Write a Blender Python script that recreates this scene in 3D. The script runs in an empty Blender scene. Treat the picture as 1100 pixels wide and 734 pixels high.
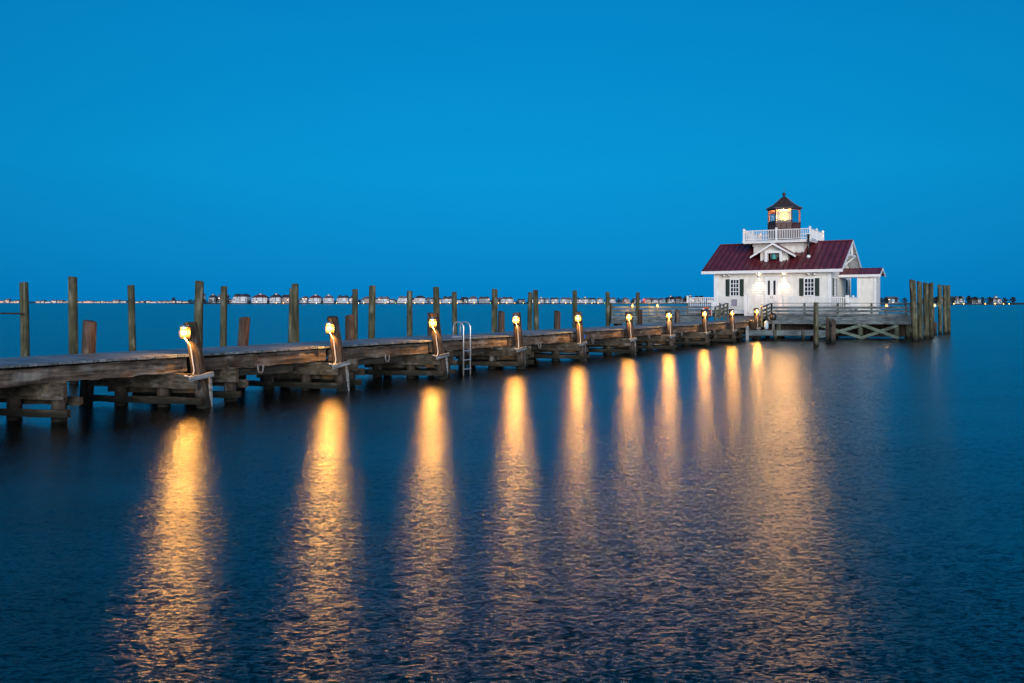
import bpy, bmesh, math, random
from mathutils import Vector, Matrix, noise
random.seed(7)
R = math.radians
SC = bpy.context.scene
COL = SC.collection

# ------------------------------------------------------------------ camera, sky, sun, exposure
HZ = 325.0          # horizon row of the photograph (734 rows, 1100 columns)
FPX = 900.0         # focal length in photograph pixels
CAMH = 2.4
cam_d = bpy.data.cameras.new('camera'); cam = bpy.data.objects.new('camera', cam_d); COL.objects.link(cam)
cam.location = (0, 0, CAMH); cam.rotation_euler = (R(90), 0, 0)
cam_d.sensor_width = 36; cam_d.lens = 36 * FPX / 1100
cam_d.shift_y = -(367 - HZ) / 1100
cam_d.clip_start = 0.1; cam_d.clip_end = 20000
SC.camera = cam

SUN_EL, SUN_AZ = 8.0, 184.0      # afterglow behind the camera
world = bpy.data.worlds.new('World'); SC.world = world; world.use_nodes = True
nt = world.node_tree; nt.nodes.clear()
def wn(t): return nt.nodes.new(t)
out = wn('ShaderNodeOutputWorld'); bg = wn('ShaderNodeBackground')
tc = wn('ShaderNodeTexCoord'); sep = wn('ShaderNodeSeparateXYZ'); ramp = wn('ShaderNodeValToRGB')
nt.links.new(tc.outputs['Generated'], sep.inputs[0]); nt.links.new(sep.outputs['Z'], ramp.inputs[0])
cr = ramp.color_ramp
cr.elements[0].position = 0.0; cr.elements[0].color = (0.0, 0.208, 0.540, 1)
cr.elements[1].position = 1.0; cr.elements[1].color = (0.0, 0.075, 0.25, 1)
for p, c in ((0.06, (0.0, 0.245, 0.590, 1)), (0.15, (0.0, 0.282, 0.635, 1)), (0.34, (0.0, 0.228, 0.565, 1)), (0.6, (0.0, 0.13, 0.38, 1))):
    e = cr.elements.new(p); e.color = c
sky = wn('ShaderNodeTexSky'); sky.sky_type = 'NISHITA'; sky.sun_disc = False
sky.sun_elevation = R(1.0); sky.sun_rotation = R(SUN_AZ)
bg2 = wn('ShaderNodeBackground'); bg2.inputs['Strength'].default_value = 0.0015
add = wn('ShaderNodeAddShader')
dot = wn('ShaderNodeVectorMath'); dot.operation = 'DOT_PRODUCT'; dot.inputs[1].default_value = Vector((0.02, 1, 0.20)).normalized()
nt.links.new(tc.outputs['Generated'], dot.inputs[0])
vr = wn('ShaderNodeMapRange'); vr.inputs['From Min'].default_value = 0.80; vr.inputs['From Max'].default_value = 1.0; vr.inputs['To Min'].default_value = 0.84; vr.inputs['To Max'].default_value = 1.04
nt.links.new(dot.outputs['Value'], vr.inputs['Value'])
hn = wn('ShaderNodeTexNoise'); hn.inputs['Scale'].default_value = 1.6; hn.inputs['Detail'].default_value = 3
hm = wn('ShaderNodeMapping'); hm.inputs['Scale'].default_value = (1, 1, 4); nt.links.new(tc.outputs['Generated'], hm.inputs['Vector']); nt.links.new(hm.outputs[0], hn.inputs['Vector'])
hr = wn('ShaderNodeMapRange'); hr.inputs['To Min'].default_value = 0.96; hr.inputs['To Max'].default_value = 1.04; nt.links.new(hn.outputs['Fac'], hr.inputs['Value'])
hx = wn('ShaderNodeMath'); hx.operation = 'MULTIPLY'; nt.links.new(vr.outputs[0], hx.inputs[0]); nt.links.new(hr.outputs[0], hx.inputs[1])
gs = wn('ShaderNodeVectorMath'); gs.operation = 'SCALE'; nt.links.new(ramp.outputs[0], gs.inputs[0]); nt.links.new(hx.outputs[0], gs.inputs['Scale'])
nt.links.new(gs.outputs[0], bg.inputs['Color']); bg.inputs['Strength'].default_value = 1.0
nt.links.new(sky.outputs[0], bg2.inputs['Color'])
nt.links.new(bg.outputs[0], add.inputs[0]); nt.links.new(bg2.outputs[0], add.inputs[1])
nt.links.new(add.outputs[0], out.inputs['Surface'])

sd = bpy.data.lights.new('sun', 'SUN'); sun = bpy.data.objects.new('sun', sd); COL.objects.link(sun)
sd.energy = 4.3; sd.angle = R(50); sd.color = (1.0, 0.965, 0.925)
dirv = Vector((-math.sin(R(SUN_AZ)) * math.cos(R(SUN_EL)), math.cos(R(SUN_AZ)) * math.cos(R(SUN_EL)), math.sin(R(SUN_EL))))
sun.rotation_euler = dirv.to_track_quat('Z', 'Y').to_euler(); sun.location = (0, -20, 20)

vs = SC.view_settings
SC.display_settings.display_device = 'sRGB'
vs.view_transform = 'Standard'; vs.look = 'None'; vs.exposure = 0.0; vs.gamma = 1.0; vs.use_curve_mapping = False
SC.render.engine = 'CYCLES'
SC.cycles.use_denoising = True
SC.cycles.max_bounces = 6; SC.cycles.transparent_max_bounces = 12
SC.cycles.caustics_reflective = False; SC.cycles.caustics_refractive = False
SC.cycles.sample_clamp_indirect = 4.0
SC.cycles.blur_glossy = 0.3

LAMP_W = 180.0       # power of each pier lamp
BEACON_W = 1500.0

# ------------------------------------------------------------------ helpers
def xat(px, Y): return (px - 550) / FPX * Y
def zat(py, Y): return CAMH + (HZ - py) * Y / FPX
def ywater(py): return CAMH * FPX / (py - HZ)

def mat(name):
    m = bpy.data.materials.new(name); m.use_nodes = True
    n = m.node_tree; b = n.nodes['Principled BSDF']
    return m, n, b
def L(n, a, b): n.links.new(a, b)

def wood(name, dark, light, axis='Z', rough=0.85, tide=False, scale=1.0, pale=None, bump=0.35, k=0.64):
    """weathered timber with grain along one local axis; optional wet band at the waterline"""
    dark = [c * k for c in dark]; light = [c * k for c in light]; pale = pale and [c * k for c in pale]
    m, n, b = mat(name)
    t = n.nodes.new('ShaderNodeTexCoord'); oi = n.nodes.new('ShaderNodeObjectInfo'); geo = n.nodes.new('ShaderNodeNewGeometry')
    mp = n.nodes.new('ShaderNodeMapping')
    s = {'X': (0.9, 14, 14), 'Y': (14, 0.9, 14), 'Z': (14, 14, 0.9)}[axis]
    mp.inputs['Scale'].default_value = [k * scale for k in s]
    off = n.nodes.new('ShaderNodeVectorMath'); off.operation = 'SCALE'; off.inputs[0].default_value = (37, 91, 53)
    addr = n.nodes.new('ShaderNodeMath'); addr.operation = 'ADD'
    L(n, oi.outputs['Random'], addr.inputs[0]); L(n, geo.outputs['Random Per Island'], addr.inputs[1])
    L(n, addr.outputs[0], off.inputs['Scale'])
    L(n, t.outputs['Object'], mp.inputs['Vector']); L(n, off.outputs[0], mp.inputs['Location'])
    nz = n.nodes.new('ShaderNodeTexNoise'); nz.inputs['Scale'].default_value = 1.0; nz.inputs['Detail'].default_value = 5; nz.inputs['Roughness'].default_value = 0.62
    L(n, mp.outputs[0], nz.inputs['Vector'])
    big = n.nodes.new('ShaderNodeTexNoise'); big.inputs['Scale'].default_value = 1.7; big.inputs['Detail'].default_value = 3
    ov = n.nodes.new('ShaderNodeVectorMath'); L(n, t.outputs['Object'], ov.inputs[0]); L(n, off.outputs[0], ov.inputs[1])
    L(n, ov.outputs[0], big.inputs['Vector'])
    r = n.nodes.new('ShaderNodeValToRGB')
    r.color_ramp.elements[0].position = 0.3; r.color_ramp.elements[0].color = (*[c * 0.35 for c in dark], 1)
    r.color_ramp.elements[1].position = 0.72; r.color_ramp.elements[1].color = (*light, 1)
    e = r.color_ramp.elements.new(0.47); e.color = (*dark, 1)
    L(n, nz.outputs['Fac'], r.inputs[0])
    # per-board brightness
    mr = n.nodes.new('ShaderNodeMapRange'); mr.inputs['To Min'].default_value = 0.62; mr.inputs['To Max'].default_value = 1.3
    L(n, geo.outputs['Random Per Island'], mr.inputs['Value'])
    mr2 = n.nodes.new('ShaderNodeMapRange'); mr2.inputs['From Min'].default_value = 0.3; mr2.inputs['From Max'].default_value = 0.7
    mr2.inputs['To Min'].default_value = 0.6; mr2.inputs['To Max'].default_value = 1.35
    L(n, big.outputs['Fac'], mr2.inputs['Value'])
    mul = n.nodes.new('ShaderNodeMath'); mul.operation = 'MULTIPLY'; L(n, mr.outputs[0], mul.inputs[0]); L(n, mr2.outputs[0], mul.inputs[1])
    hs = n.nodes.new('ShaderNodeVectorMath'); hs.operation = 'SCALE'
    L(n, r.outputs[0], hs.inputs[0]); L(n, mul.outputs[0], hs.inputs['Scale'])
    colr = hs.outputs[0]
    if pale:   # bleached, salt-crusted patches
        pn = n.nodes.new('ShaderNodeTexNoise'); pn.inputs['Scale'].default_value = 1.0; pn.inputs['Detail'].default_value = 4
        mp2 = n.nodes.new('ShaderNodeMapping'); mp2.inputs['Scale'].default_value = [max(1.2, k * 0.35) for k in s]
        L(n, ov.outputs[0], mp2.inputs['Vector']); L(n, mp2.outputs[0], pn.inputs['Vector'])
        pr = n.nodes.new('ShaderNodeMapRange'); pr.inputs['From Min'].default_value = 0.56; pr.inputs['From Max'].default_value = 0.68
        L(n, pn.outputs['Fac'], pr.inputs['Value'])
        mx = n.nodes.new('ShaderNodeMix'); mx.data_type = 'RGBA'
        L(n, pr.outputs[0], mx.inputs[0]); L(n, colr, mx.inputs[6]); mx.inputs[7].default_value = (*pale, 1)
        colr = mx.outputs[2]
    rsock = None
    if tide:   # weed-dark wet band
        sp = n.nodes.new('ShaderNodeSeparateXYZ'); L(n, geo.outputs['Position'], sp.inputs[0])
        ns = n.nodes.new('ShaderNodeMath'); ns.operation = 'MULTIPLY_ADD'; ns.inputs[1].default_value = -0.5
        L(n, big.outputs['Fac'], ns.inputs[0]); L(n, sp.outputs['Z'], ns.inputs[2])
        tr = n.nodes.new('ShaderNodeMapRange'); tr.inputs['From Min'].default_value = -0.12; tr.inputs['From Max'].default_value = 0.12
        L(n, ns.outputs[0], tr.inputs['Value'])
        mx = n.nodes.new('ShaderNodeMix'); mx.data_type = 'RGBA'
        L(n, tr.outputs[0], mx.inputs[0]); mx.inputs[6].default_value = (0.010, 0.011, 0.008, 1); L(n, colr, mx.inputs[7])
        colr = mx.outputs[2]
    L(n, colr, b.inputs['Base Color'])
    b.inputs['Roughness'].default_value = rough
    b.inputs['Specular IOR Level'].default_value = 0.5 if rough < 0.6 else 0.25
    bp = n.nodes.new('ShaderNodeBump'); bp.inputs['Strength'].default_value = bump; bp.inputs['Distance'].default_value = 0.03
    L(n, nz.outputs['Fac'], bp.inputs['Height']); L(n, bp.outputs[0], b.inputs['Normal'])
    return m

def paint(name, col, rough=0.5, metal=0.0, dirt=0.12, scale=2.5):
    m, n, b = mat(name)
    t = n.nodes.new('ShaderNodeTexCoord'); nz = n.nodes.new('ShaderNodeTexNoise'); nz.inputs['Scale'].default_value = scale; nz.inputs['Detail'].default_value = 6
    mp = n.nodes.new('ShaderNodeMapping'); mp.inputs['Scale'].default_value = (1.5, 1.5, 0.6)
    L(n, t.outputs['Object'], mp.inputs['Vector']); L(n, mp.outputs[0], nz.inputs['Vector'])
    r = n.nodes.new('ShaderNodeMapRange'); r.inputs['From Min'].default_value = 0.3; r.inputs['From Max'].default_value = 0.7
    r.inputs['To Min'].default_value = 1 - dirt * 1.6; r.inputs['To Max'].default_value = 1 + dirt * 0.4
    L(n, nz.outputs['Fac'], r.inputs['Value'])
    s = n.nodes.new('ShaderNodeVectorMath'); s.operation = 'SCALE'; s.inputs[0].default_value = col
    L(n, r.outputs[0], s.inputs['Scale']); L(n, s.outputs[0], b.inputs['Base Color'])
    b.inputs['Roughness'].default_value = rough; b.inputs['Metallic'].default_value = metal
    return m

def glow(name, col, strength):
    m, n, b = mat(name)
    n.nodes.remove(b)
    e = n.nodes.new('ShaderNodeEmission'); e.inputs['Color'].default_value = (*col, 1); e.inputs['Strength'].default_value = strength
    L(n, e.outputs[0], n.nodes['Material Output'].inputs['Surface'])
    return m

def clear_glass(name, tint=(0.95, 0.97, 0.97)):
    m, n, b = mat(name)
    tr = n.nodes.new('ShaderNodeBsdfTransparent'); tr.inputs['Color'].default_value = (*tint, 1)
    gl = n.nodes.new('ShaderNodeBsdfGlossy'); gl.inputs['Roughness'].default_value = 0.03
    fr = n.nodes.new('ShaderNodeFresnel'); fr.inputs['IOR'].default_value = 1.45
    mx = n.nodes.new('ShaderNodeMixShader')
    L(n, fr.outputs[0], mx.inputs[0]); L(n, tr.outputs[0], mx.inputs[1]); L(n, gl.outputs[0], mx.inputs[2])
    L(n, mx.outputs[0], n.nodes['Material Output'].inputs['Surface'])
    return m

M = {}
M['pier_z'] = wood('weathered_pile', (0.105, 0.080, 0.062), (0.22, 0.18, 0.145), 'Z', tide=True, pale=(0.30, 0.30, 0.30), k=0.5)
M['lamp_z'] = wood('dark_lamp_pile', (0.095, 0.066, 0.048), (0.19, 0.145, 0.11), 'Z', tide=True, pale=(0.26, 0.24, 0.23), k=0.40, bump=0.8)
M['pier_x'] = wood('weathered_cross_timber', (0.085, 0.072, 0.052), (0.20, 0.165, 0.125), 'X', tide=True, pale=(0.24, 0.23, 0.21), k=0.52)
M['pier_y'] = wood('weathered_beam', (0.115, 0.088, 0.070), (0.29, 0.235, 0.19), 'Y', pale=(0.33, 0.30, 0.27), bump=0.9, k=0.55)
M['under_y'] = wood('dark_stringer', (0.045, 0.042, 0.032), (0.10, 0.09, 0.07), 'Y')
M['deck_x'] = wood('grey_deck_board', (0.17, 0.195, 0.215), (0.32, 0.355, 0.385), 'X', rough=0.5)
M['brown_z'] = wood('brown_stub_pile', (0.105, 0.068, 0.052), (0.22, 0.155, 0.125), 'Z', tide=True, pale=(0.30, 0.25, 0.22), bump=0.6, k=0.5)
M['green_z'] = wood('treated_piling', (0.085, 0.088, 0.050), (0.20, 0.19, 0.12), 'Z', tide=True, pale=(0.27, 0.27, 0.20), bump=0.6)
M['treat_x'] = wood('treated_board_x', (0.145, 0.182, 0.198), (0.265, 0.318, 0.342), 'X')
M['treat_y'] = wood('treated_board_y', (0.145, 0.182, 0.198), (0.265, 0.318, 0.342), 'Y')
M['treat_z'] = wood('treated_post', (0.10, 0.12, 0.085), (0.19, 0.21, 0.16), 'Z', tide=True)
M['brace'] = wood('pale_green_brace', (0.15, 0.20, 0.165), (0.25, 0.31, 0.26), 'X')
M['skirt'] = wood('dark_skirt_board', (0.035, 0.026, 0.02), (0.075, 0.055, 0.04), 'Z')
M['white'] = paint('white_paint', (0.74, 0.74, 0.74), 0.5, dirt=0.1)
M['trim'] = paint('white_trim_paint', (0.80, 0.80, 0.80), 0.4, dirt=0.05)
M['siding'] = paint('white_siding_paint', (0.80, 0.775, 0.72), 0.55, dirt=0.1)
M['red'] = paint('red_metal_roof', (0.165, 0.026, 0.037), 0.40, dirt=0.25, scale=1.2)
M['rib'] = paint('red_metal_seam', (0.075, 0.014, 0.020), 0.45, dirt=0.15)
M['shutter'] = paint('green_shutter_paint', (0.010, 0.026, 0.018), 0.5, dirt=0.2)
M['lantern'] = paint('lantern_brown_metal', (0.085, 0.030, 0.024), 0.5, dirt=0.3)
M['lroof'] = paint('lantern_roof_metal', (0.05, 0.030, 0.023), 0.45, 0.0, dirt=0.3)
M['black'] = paint('black_metal', (0.012, 0.012, 0.013), 0.4)
M['grey_metal'] = paint('galvanised_metal', (0.42, 0.43, 0.44), 0.4, 0.6, dirt=0.25)
M['loop_iron'] = paint('weathered_iron', (0.16, 0.16, 0.165), 0.6, 0.3, dirt=0.4)
M['bronze_metal'] = paint('dark_bronze', (0.03, 0.022, 0.016), 0.6, 0.2)
M['alu'] = paint('aluminium_tube', (0.66, 0.67, 0.68), 0.3, 0.7, dirt=0.1)
M['pvc'] = paint('white_conduit', (0.50, 0.49, 0.47), 0.45)
M['bracket'] = wood('bleached_bracket', (0.30, 0.31, 0.32), (0.52, 0.53, 0.54), 'Y', bump=0.2)
M['bronze'] = paint('bell_patina', (0.06, 0.33, 0.29), 0.55, 0.2, dirt=0.3)
M['dark'] = paint('dark_interior', (0.010, 0.010, 0.012), 0.8)
M['orange'] = paint('orange_ring', (0.62, 0.10, 0.02), 0.5)
M['blue'] = paint('blue_plate', (0.03, 0.16, 0.55), 0.4)
M['sign'] = paint('grey_sign_face', (0.28, 0.26, 0.34), 0.5, dirt=0.25, scale=6)
M['rope'] = paint('dark_rope', (0.022, 0.020, 0.018), 0.9, dirt=0.4, scale=12)
M['fender'] = paint('pale_blue_fender', (0.38, 0.52, 0.66), 0.45)
m, n_, b_ = mat('window_glass'); b_.inputs['Base Color'].default_value = (0.012, 0.014, 0.018, 1); b_.inputs['Roughness'].default_value = 0.06; M['glass'] = m
M['pane'] = clear_glass('lantern_glass')
AMBER = (1.0, 0.43, 0.07)
def lit_glass(name, col, strength, tint=(1, 1, 1)):
    """frosted lamp glass or halo shell: glows itself and lets the light of the lamp inside through"""
    m, n, b = mat(name); n.nodes.remove(b)
    e = n.nodes.new('ShaderNodeEmission'); e.inputs['Color'].default_value = (*col, 1); e.inputs['Strength'].default_value = strength
    t = n.nodes.new('ShaderNodeBsdfTransparent'); t.inputs['Color'].default_value = (*tint, 1); a = n.nodes.new('ShaderNodeAddShader')
    L(n, e.outputs[0], a.inputs[0]); L(n, t.outputs[0], a.inputs[1]); L(n, a.outputs[0], n.nodes['Material Output'].inputs['Surface'])
    return m
M['bulb'] = lit_glass('lit_lamp_bulb', (1.0, 0.58, 0.15), 1.5)
M['halo_jar'] = lit_glass('amber_halo_jar', (1.0, 0.36, 0.05), 0.36)  # glow of the outer glass stands in for the orange halo
M['bulb_pale'] = lit_glass('lit_pale_bulb', (1.0, 0.80, 0.34), 1.6)
M['halo_jar_pale'] = lit_glass('pale_halo_jar', (1.0, 0.75, 0.22), 0.15)  # paler version of the painted halo
M['beacon'] = lit_glass('lit_beacon_lens', (1.0, 0.62, 0.19), 1.9, (1, 0.72, 0.34))
M['beacon_halo'] = lit_glass('beacon_halo_shell', (1.0, 0.42, 0.08), 0.24, (1, 0.86, 0.62))  # painted glow around the lens
M['sconce'] = glow('lit_sconce_tube', (1.0, 0.72, 0.42), 30)

class MB:
    """collects boxes, tubes and lathes and links them as one mesh object"""
    def __init__(self): self.v = []; self.f = []; self.sm = []
    def add(self, vs, fs, smooth=False):
        o = len(self.v); self.v += [tuple(p) for p in vs]
        for f in fs: self.f.append([o + i for i in f]); self.sm.append(smooth)
        return self
    def box(self, x0, x1, y0, y1, z0, z1):
        x0, x1 = min(x0, x1), max(x0, x1); y0, y1 = min(y0, y1), max(y0, y1); z0, z1 = min(z0, z1), max(z0, z1)
        vs = [(x0, y0, z0), (x1, y0, z0), (x1, y1, z0), (x0, y1, z0), (x0, y0, z1), (x1, y0, z1), (x1, y1, z1), (x0, y1, z1)]
        return self.add(vs, [(3, 2, 1, 0), (4, 5, 6, 7), (0, 1, 5, 4), (1, 2, 6, 5), (2, 3, 7, 6), (3, 0, 4, 7)])
    def bar(self, a, b, w, h, up=(0, 0, 1), seg=1, rough=0.0, seed=0.0):
        """box beam between two points, w across, h along 'up'; seg + rough give a worn outline"""
        a, b = Vector(a), Vector(b); d = (b - a); ln = d.length; d.normalize(); up = Vector(up)
        side = d.cross(up)
        if side.length < 1e-4: side = d.cross(Vector((1, 0, 0)))
        side.normalize(); up = side.cross(d).normalized()
        vs = []
        for i in range(seg + 1):
            c = a + d * (ln * i / seg)
            for (s, u) in ((-1, -1), (1, -1), (1, 1), (-1, 1)):
                p = c + side * (s * w / 2) + up * (u * h / 2)
                if rough:
                    q = Vector((seed + s * 3.1, u * 5.7 + seed, i * 0.55))
                    p = p + side * (noise.noise(q) * rough) + up * (noise.noise(q + Vector((9, 4, 2))) * rough)
                vs.append(p)
        fs = [(3, 2, 1, 0), tuple(4 * seg + k for k in (0, 1, 2, 3))]
        for i in range(seg):
            o = 4 * i
            for k in range(4):
                k2 = (k + 1) % 4
                fs.append((o + k, o + k2, o + 4 + k2, o + 4 + k))
        return self.add(vs, fs)
    def pile(self, a, b, r0, r1, n=14, seg=7, rough=0.03, seed=0.0, slant=0.0, cup=True):
        """round timber pile, uneven like a real log, with a worn slanting top"""
        a, b = Vector(a), Vector(b); d = b - a
        vs = []
        for i in range(seg + 1):
            t = i / seg; c = a + d * t; r = r0 + (r1 - r0) * t
            for k in range(n):
                an = 2 * math.pi * k / n
                q = Vector((math.cos(an) * 1.3 + seed, math.sin(an) * 1.3, t * 2.2 + seed * 0.7))
                rr = r * (1 + rough * 2.2 * noise.noise(q) + rough * 0.9 * noise.noise(q * 3.7))
                z = 0.0
                if i == seg: z = slant * math.cos(an + seed) + 0.012 * noise.noise(q * 5)
                vs.append(c + Vector((math.cos(an) * rr, math.sin(an) * rr, z)))
        fs = []
        for i in range(seg):
            for k in range(n):
                k2 = (k + 1) % n
                fs.append((i * n + k, i * n + k2, (i + 1) * n + k2, (i + 1) * n + k))
        top = len(vs)
        for k in range(n):
            p = vs[seg * n + k]; c = b
            vs.append((c + (p - c) * 0.8) + Vector((0, 0, 0.018)))
        for k in range(n):
            k2 = (k + 1) % n
            fs.append((seg * n + k, seg * n + k2, top + k2, top + k))
        fs.append(tuple(top + k for k in range(n)))
        return self.add(vs, fs, True)
    def tube(self, pts, r, n=8, closed=False):
        pts = [Vector(p) for p in pts]; m = len(pts); vs = []
        prev = None
        for i, p in enumerate(pts):
            if closed: d = pts[(i + 1) % m] - pts[i - 1]
            else: d = pts[min(i + 1, m - 1)] - pts[max(i - 1, 0)]
            d.normalize()
            if prev is None:
                u = d.cross(Vector((0, 0, 1)))
                if u.length < 1e-3: u = d.cross(Vector((1, 0, 0)))
            else: u = prev - d * prev.dot(d)
            u.normalize(); prev = u; w = d.cross(u)
            for k in range(n):
                an = 2 * math.pi * k / n
                vs.append(p + u * (math.cos(an) * r) + w * (math.sin(an) * r))
        fs = []
        for i in range(m if closed else m - 1):
            j = (i + 1) % m
            for k in range(n):
                k2 = (k + 1) % n
                fs.append((i * n + k, i * n + k2, j * n + k2, j * n + k))
        if not closed:
            fs.append(tuple(range(n - 1, -1, -1))); fs.append(tuple((m - 1) * n + k for k in range(n)))
        return self.add(vs, fs, True)
    def lathe(self, prof, c=(0, 0, 0), n=16, rot=0.0, smooth=True):
        """prof: (radius, z) pairs bottom to top"""
        vs = []; c = Vector(c)
        for r, z in prof:
            for k in range(n):
                an = 2 * math.pi * k / n + rot
                vs.append(c + Vector((math.cos(an) * r, math.sin(an) * r, z)))
        fs = []
        for i in range(len(prof) - 1):
            for k in range(n):
                k2 = (k + 1) % n
                fs.append((i * n + k, i * n + k2, (i + 1) * n + k2, (i + 1) * n + k))
        fs.append(tuple(range(n - 1, -1, -1))); fs.append(tuple((len(prof) - 1) * n + k for k in range(n)))
        return self.add(vs, fs, smooth)
    def prism(self, poly, z0, z1):
        n = len(poly)
        vs = [(x, y, z0) for x, y in poly] + [(x, y, z1) for x, y in poly]
        fs = [tuple(range(n - 1, -1, -1)), tuple(n + k for k in range(n))]
        for k in range(n):
            k2 = (k + 1) % n; fs.append((k, k2, n + k2, n + k))
        return self.add(vs, fs)
    def extrude(self, poly, d):
        """planar 3-D polygon pushed along d"""
        n = len(poly); d = Vector(d)
        vs = [Vector(p) for p in poly] + [Vector(p) + d for p in poly]
        fs = [tuple(range(n - 1, -1, -1)), tuple(n + k for k in range(n))]
        for k in range(n):
            k2 = (k + 1) % n; fs.append((k, k2, n + k2, n + k))
        return self.add(vs, fs)
    def build(self, name, m, parent=None, label=None, bevel=0.0):
        me = bpy.data.meshes.new(name); me.from_pydata(self.v, [], self.f); me.update()
        bm = bmesh.new(); bm.from_mesh(me); bmesh.ops.recalc_face_normals(bm, faces=bm.faces); bm.to_mesh(me); bm.free()
        for p, s in zip(me.polygons, self.sm): p.use_smooth = s
        me.materials.append(M[m] if isinstance(m, str) else m)
        o = bpy.data.objects.new(name, me); COL.objects.link(o)
        if parent: o.parent = parent
        if label: o['label'] = label
        if bevel:
            bv = o.modifiers.new('bevel', 'BEVEL'); bv.width = bevel; bv.segments = 1; bv.limit_method = 'ANGLE'
        return o

def tag(o, label, cat=None, group=None, kind=None):
    if label: o['label'] = label
    if cat: o['category'] = cat
    if group: o['group'] = group
    if kind: o['kind'] = kind
    return o
def thing(name, label, cat, loc=(0, 0, 0), rz=0.0, group=None):
    o = bpy.data.objects.new(name, None); COL.objects.link(o)
    o.location = loc; o.rotation_euler = (0, 0, rz); o.empty_display_size = 0.3
    return tag(o, label, cat, group)
ORD = ['first', 'second', 'third', 'fourth', 'fifth', 'sixth', 'seventh', 'eighth', 'ninth', 'tenth', 'eleventh', 'twelfth',
       'thirteenth', 'fourteenth', 'fifteenth', 'sixteenth', 'seventeenth', 'eighteenth']

# ------------------------------------------------------------------ water
def water_material():
    m, n, b = mat('sound_water')
    geo = n.nodes.new('ShaderNodeNewGeometry')
    acc = None
    for sc_, amp, det in (((17.0, 50.0, 1.0), 1.88, 2.6), ((4.5, 14.0, 1.0), 0.42, 1.0)):
        mp = n.nodes.new('ShaderNodeMapping'); mp.inputs['Scale'].default_value = sc_
        L(n, geo.outputs['Position'], mp.inputs['Vector'])
        nz = n.nodes.new('ShaderNodeTexNoise'); nz.inputs['Scale'].default_value = 1.0; nz.inputs['Detail'].default_value = det
        nz.inputs['Distortion'].default_value = 0.4; nz.inputs['Roughness'].default_value = 0.85
        L(n, mp.outputs[0], nz.inputs['Vector'])
        s = n.nodes.new('ShaderNodeVectorMath'); s.operation = 'SUBTRACT'; s.inputs[1].default_value = (0.5, 0.5, 0.5)
        L(n, nz.outputs['Color'], s.inputs[0])
        k = n.nodes.new('ShaderNodeVectorMath'); k.operation = 'MULTIPLY'; k.inputs[1].default_value = (amp * 0.42, amp, 0)
        L(n, s.outputs[0], k.inputs[0])
        if acc is None: acc = k.outputs[0]
        else:
            a = n.nodes.new('ShaderNodeVectorMath'); L(n, acc, a.inputs[0]); L(n, k.outputs[0], a.inputs[1]); acc = a.outputs[0]
    pn = n.nodes.new('ShaderNodeTexNoise'); pn.inputs['Scale'].default_value = 1.0; pn.inputs['Detail'].default_value = 3
    pm = n.nodes.new('ShaderNodeMapping'); pm.inputs['Scale'].default_value = (0.16, 0.42, 1.0)
    L(n, geo.outputs['Position'], pm.inputs['Vector']); L(n, pm.outputs[0], pn.inputs['Vector'])
    pr = n.nodes.new('ShaderNodeMapRange'); pr.inputs['From Min'].default_value = 0.3; pr.inputs['From Max'].default_value = 0.7
    pr.inputs['To Min'].default_value = 0.6; pr.inputs['To Max'].default_value = 1.3; L(n, pn.outputs['Fac'], pr.inputs['Value'])
    ps = n.nodes.new('ShaderNodeVectorMath'); ps.operation = 'SCALE'; L(n, acc, ps.inputs[0]); L(n, pr.outputs[0], ps.inputs['Scale']); acc = ps.outputs[0]
    up = n.nodes.new('ShaderNodeVectorMath'); up.inputs[1].default_value = (0, 0, 1); L(n, acc, up.inputs[0])
    nm = n.nodes.new('ShaderNodeVectorMath'); nm.operation = 'NORMALIZE'; L(n, up.outputs[0], nm.inputs[0])
    n.nodes.remove(b)
    g = n.nodes.new('ShaderNodeBsdfGlass'); g.distribution = 'BECKMANN'
    g.inputs['Color'].default_value = (1, 1, 1, 1); g.inputs['IOR'].default_value = 1.333
    g.inputs['Roughness'].default_value = 0.275
    L(n, nm.outputs[0], g.inputs['Normal'])
    L(n, g.outputs[0], n.nodes['Material Output'].inputs['Surface'])
    return m
M['water'] = water_material()
w = MB()
w.add([(-6000, -60, 0), (6000, -60, 0), (6000, 9000, 0), (-6000, 9000, 0)], [(0, 1, 2, 3)])
tag(w.build('water', 'water'), None, kind='structure')
M['seabed'] = paint('dark_sound_bottom', (0.0, 0.022, 0.05), 1.0, dirt=0.3, scale=0.2)
w = MB(); w.add([(-6000, -60, -2.2), (6000, -60, -2.2), (6000, 9000, -2.2), (-6000, 9000, -2.2)], [(0, 1, 2, 3)])
w.add([(-6000, -60, -2.2), (-6000, -60, -0.01), (-6000, 9000, -0.01), (-6000, 9000, -2.2)], [(0, 1, 2, 3)])
w.add([(6000, -60, -2.2), (6000, -60, -0.01), (6000, 9000, -0.01), (6000, 9000, -2.2)], [(0, 1, 2, 3)])
w.add([(-6000, 9000, -2.2), (6000, 9000, -2.2), (6000, 9000, -0.01), (-6000, 9000, -0.01)], [(0, 1, 2, 3)])
w.add([(-6000, -60, -2.2), (6000, -60, -2.2), (6000, -60, -0.01), (-6000, -60, -0.01)], [(0, 1, 2, 3)])
tag(w.build('seabed', 'seabed'), None, kind='structure')

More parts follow.
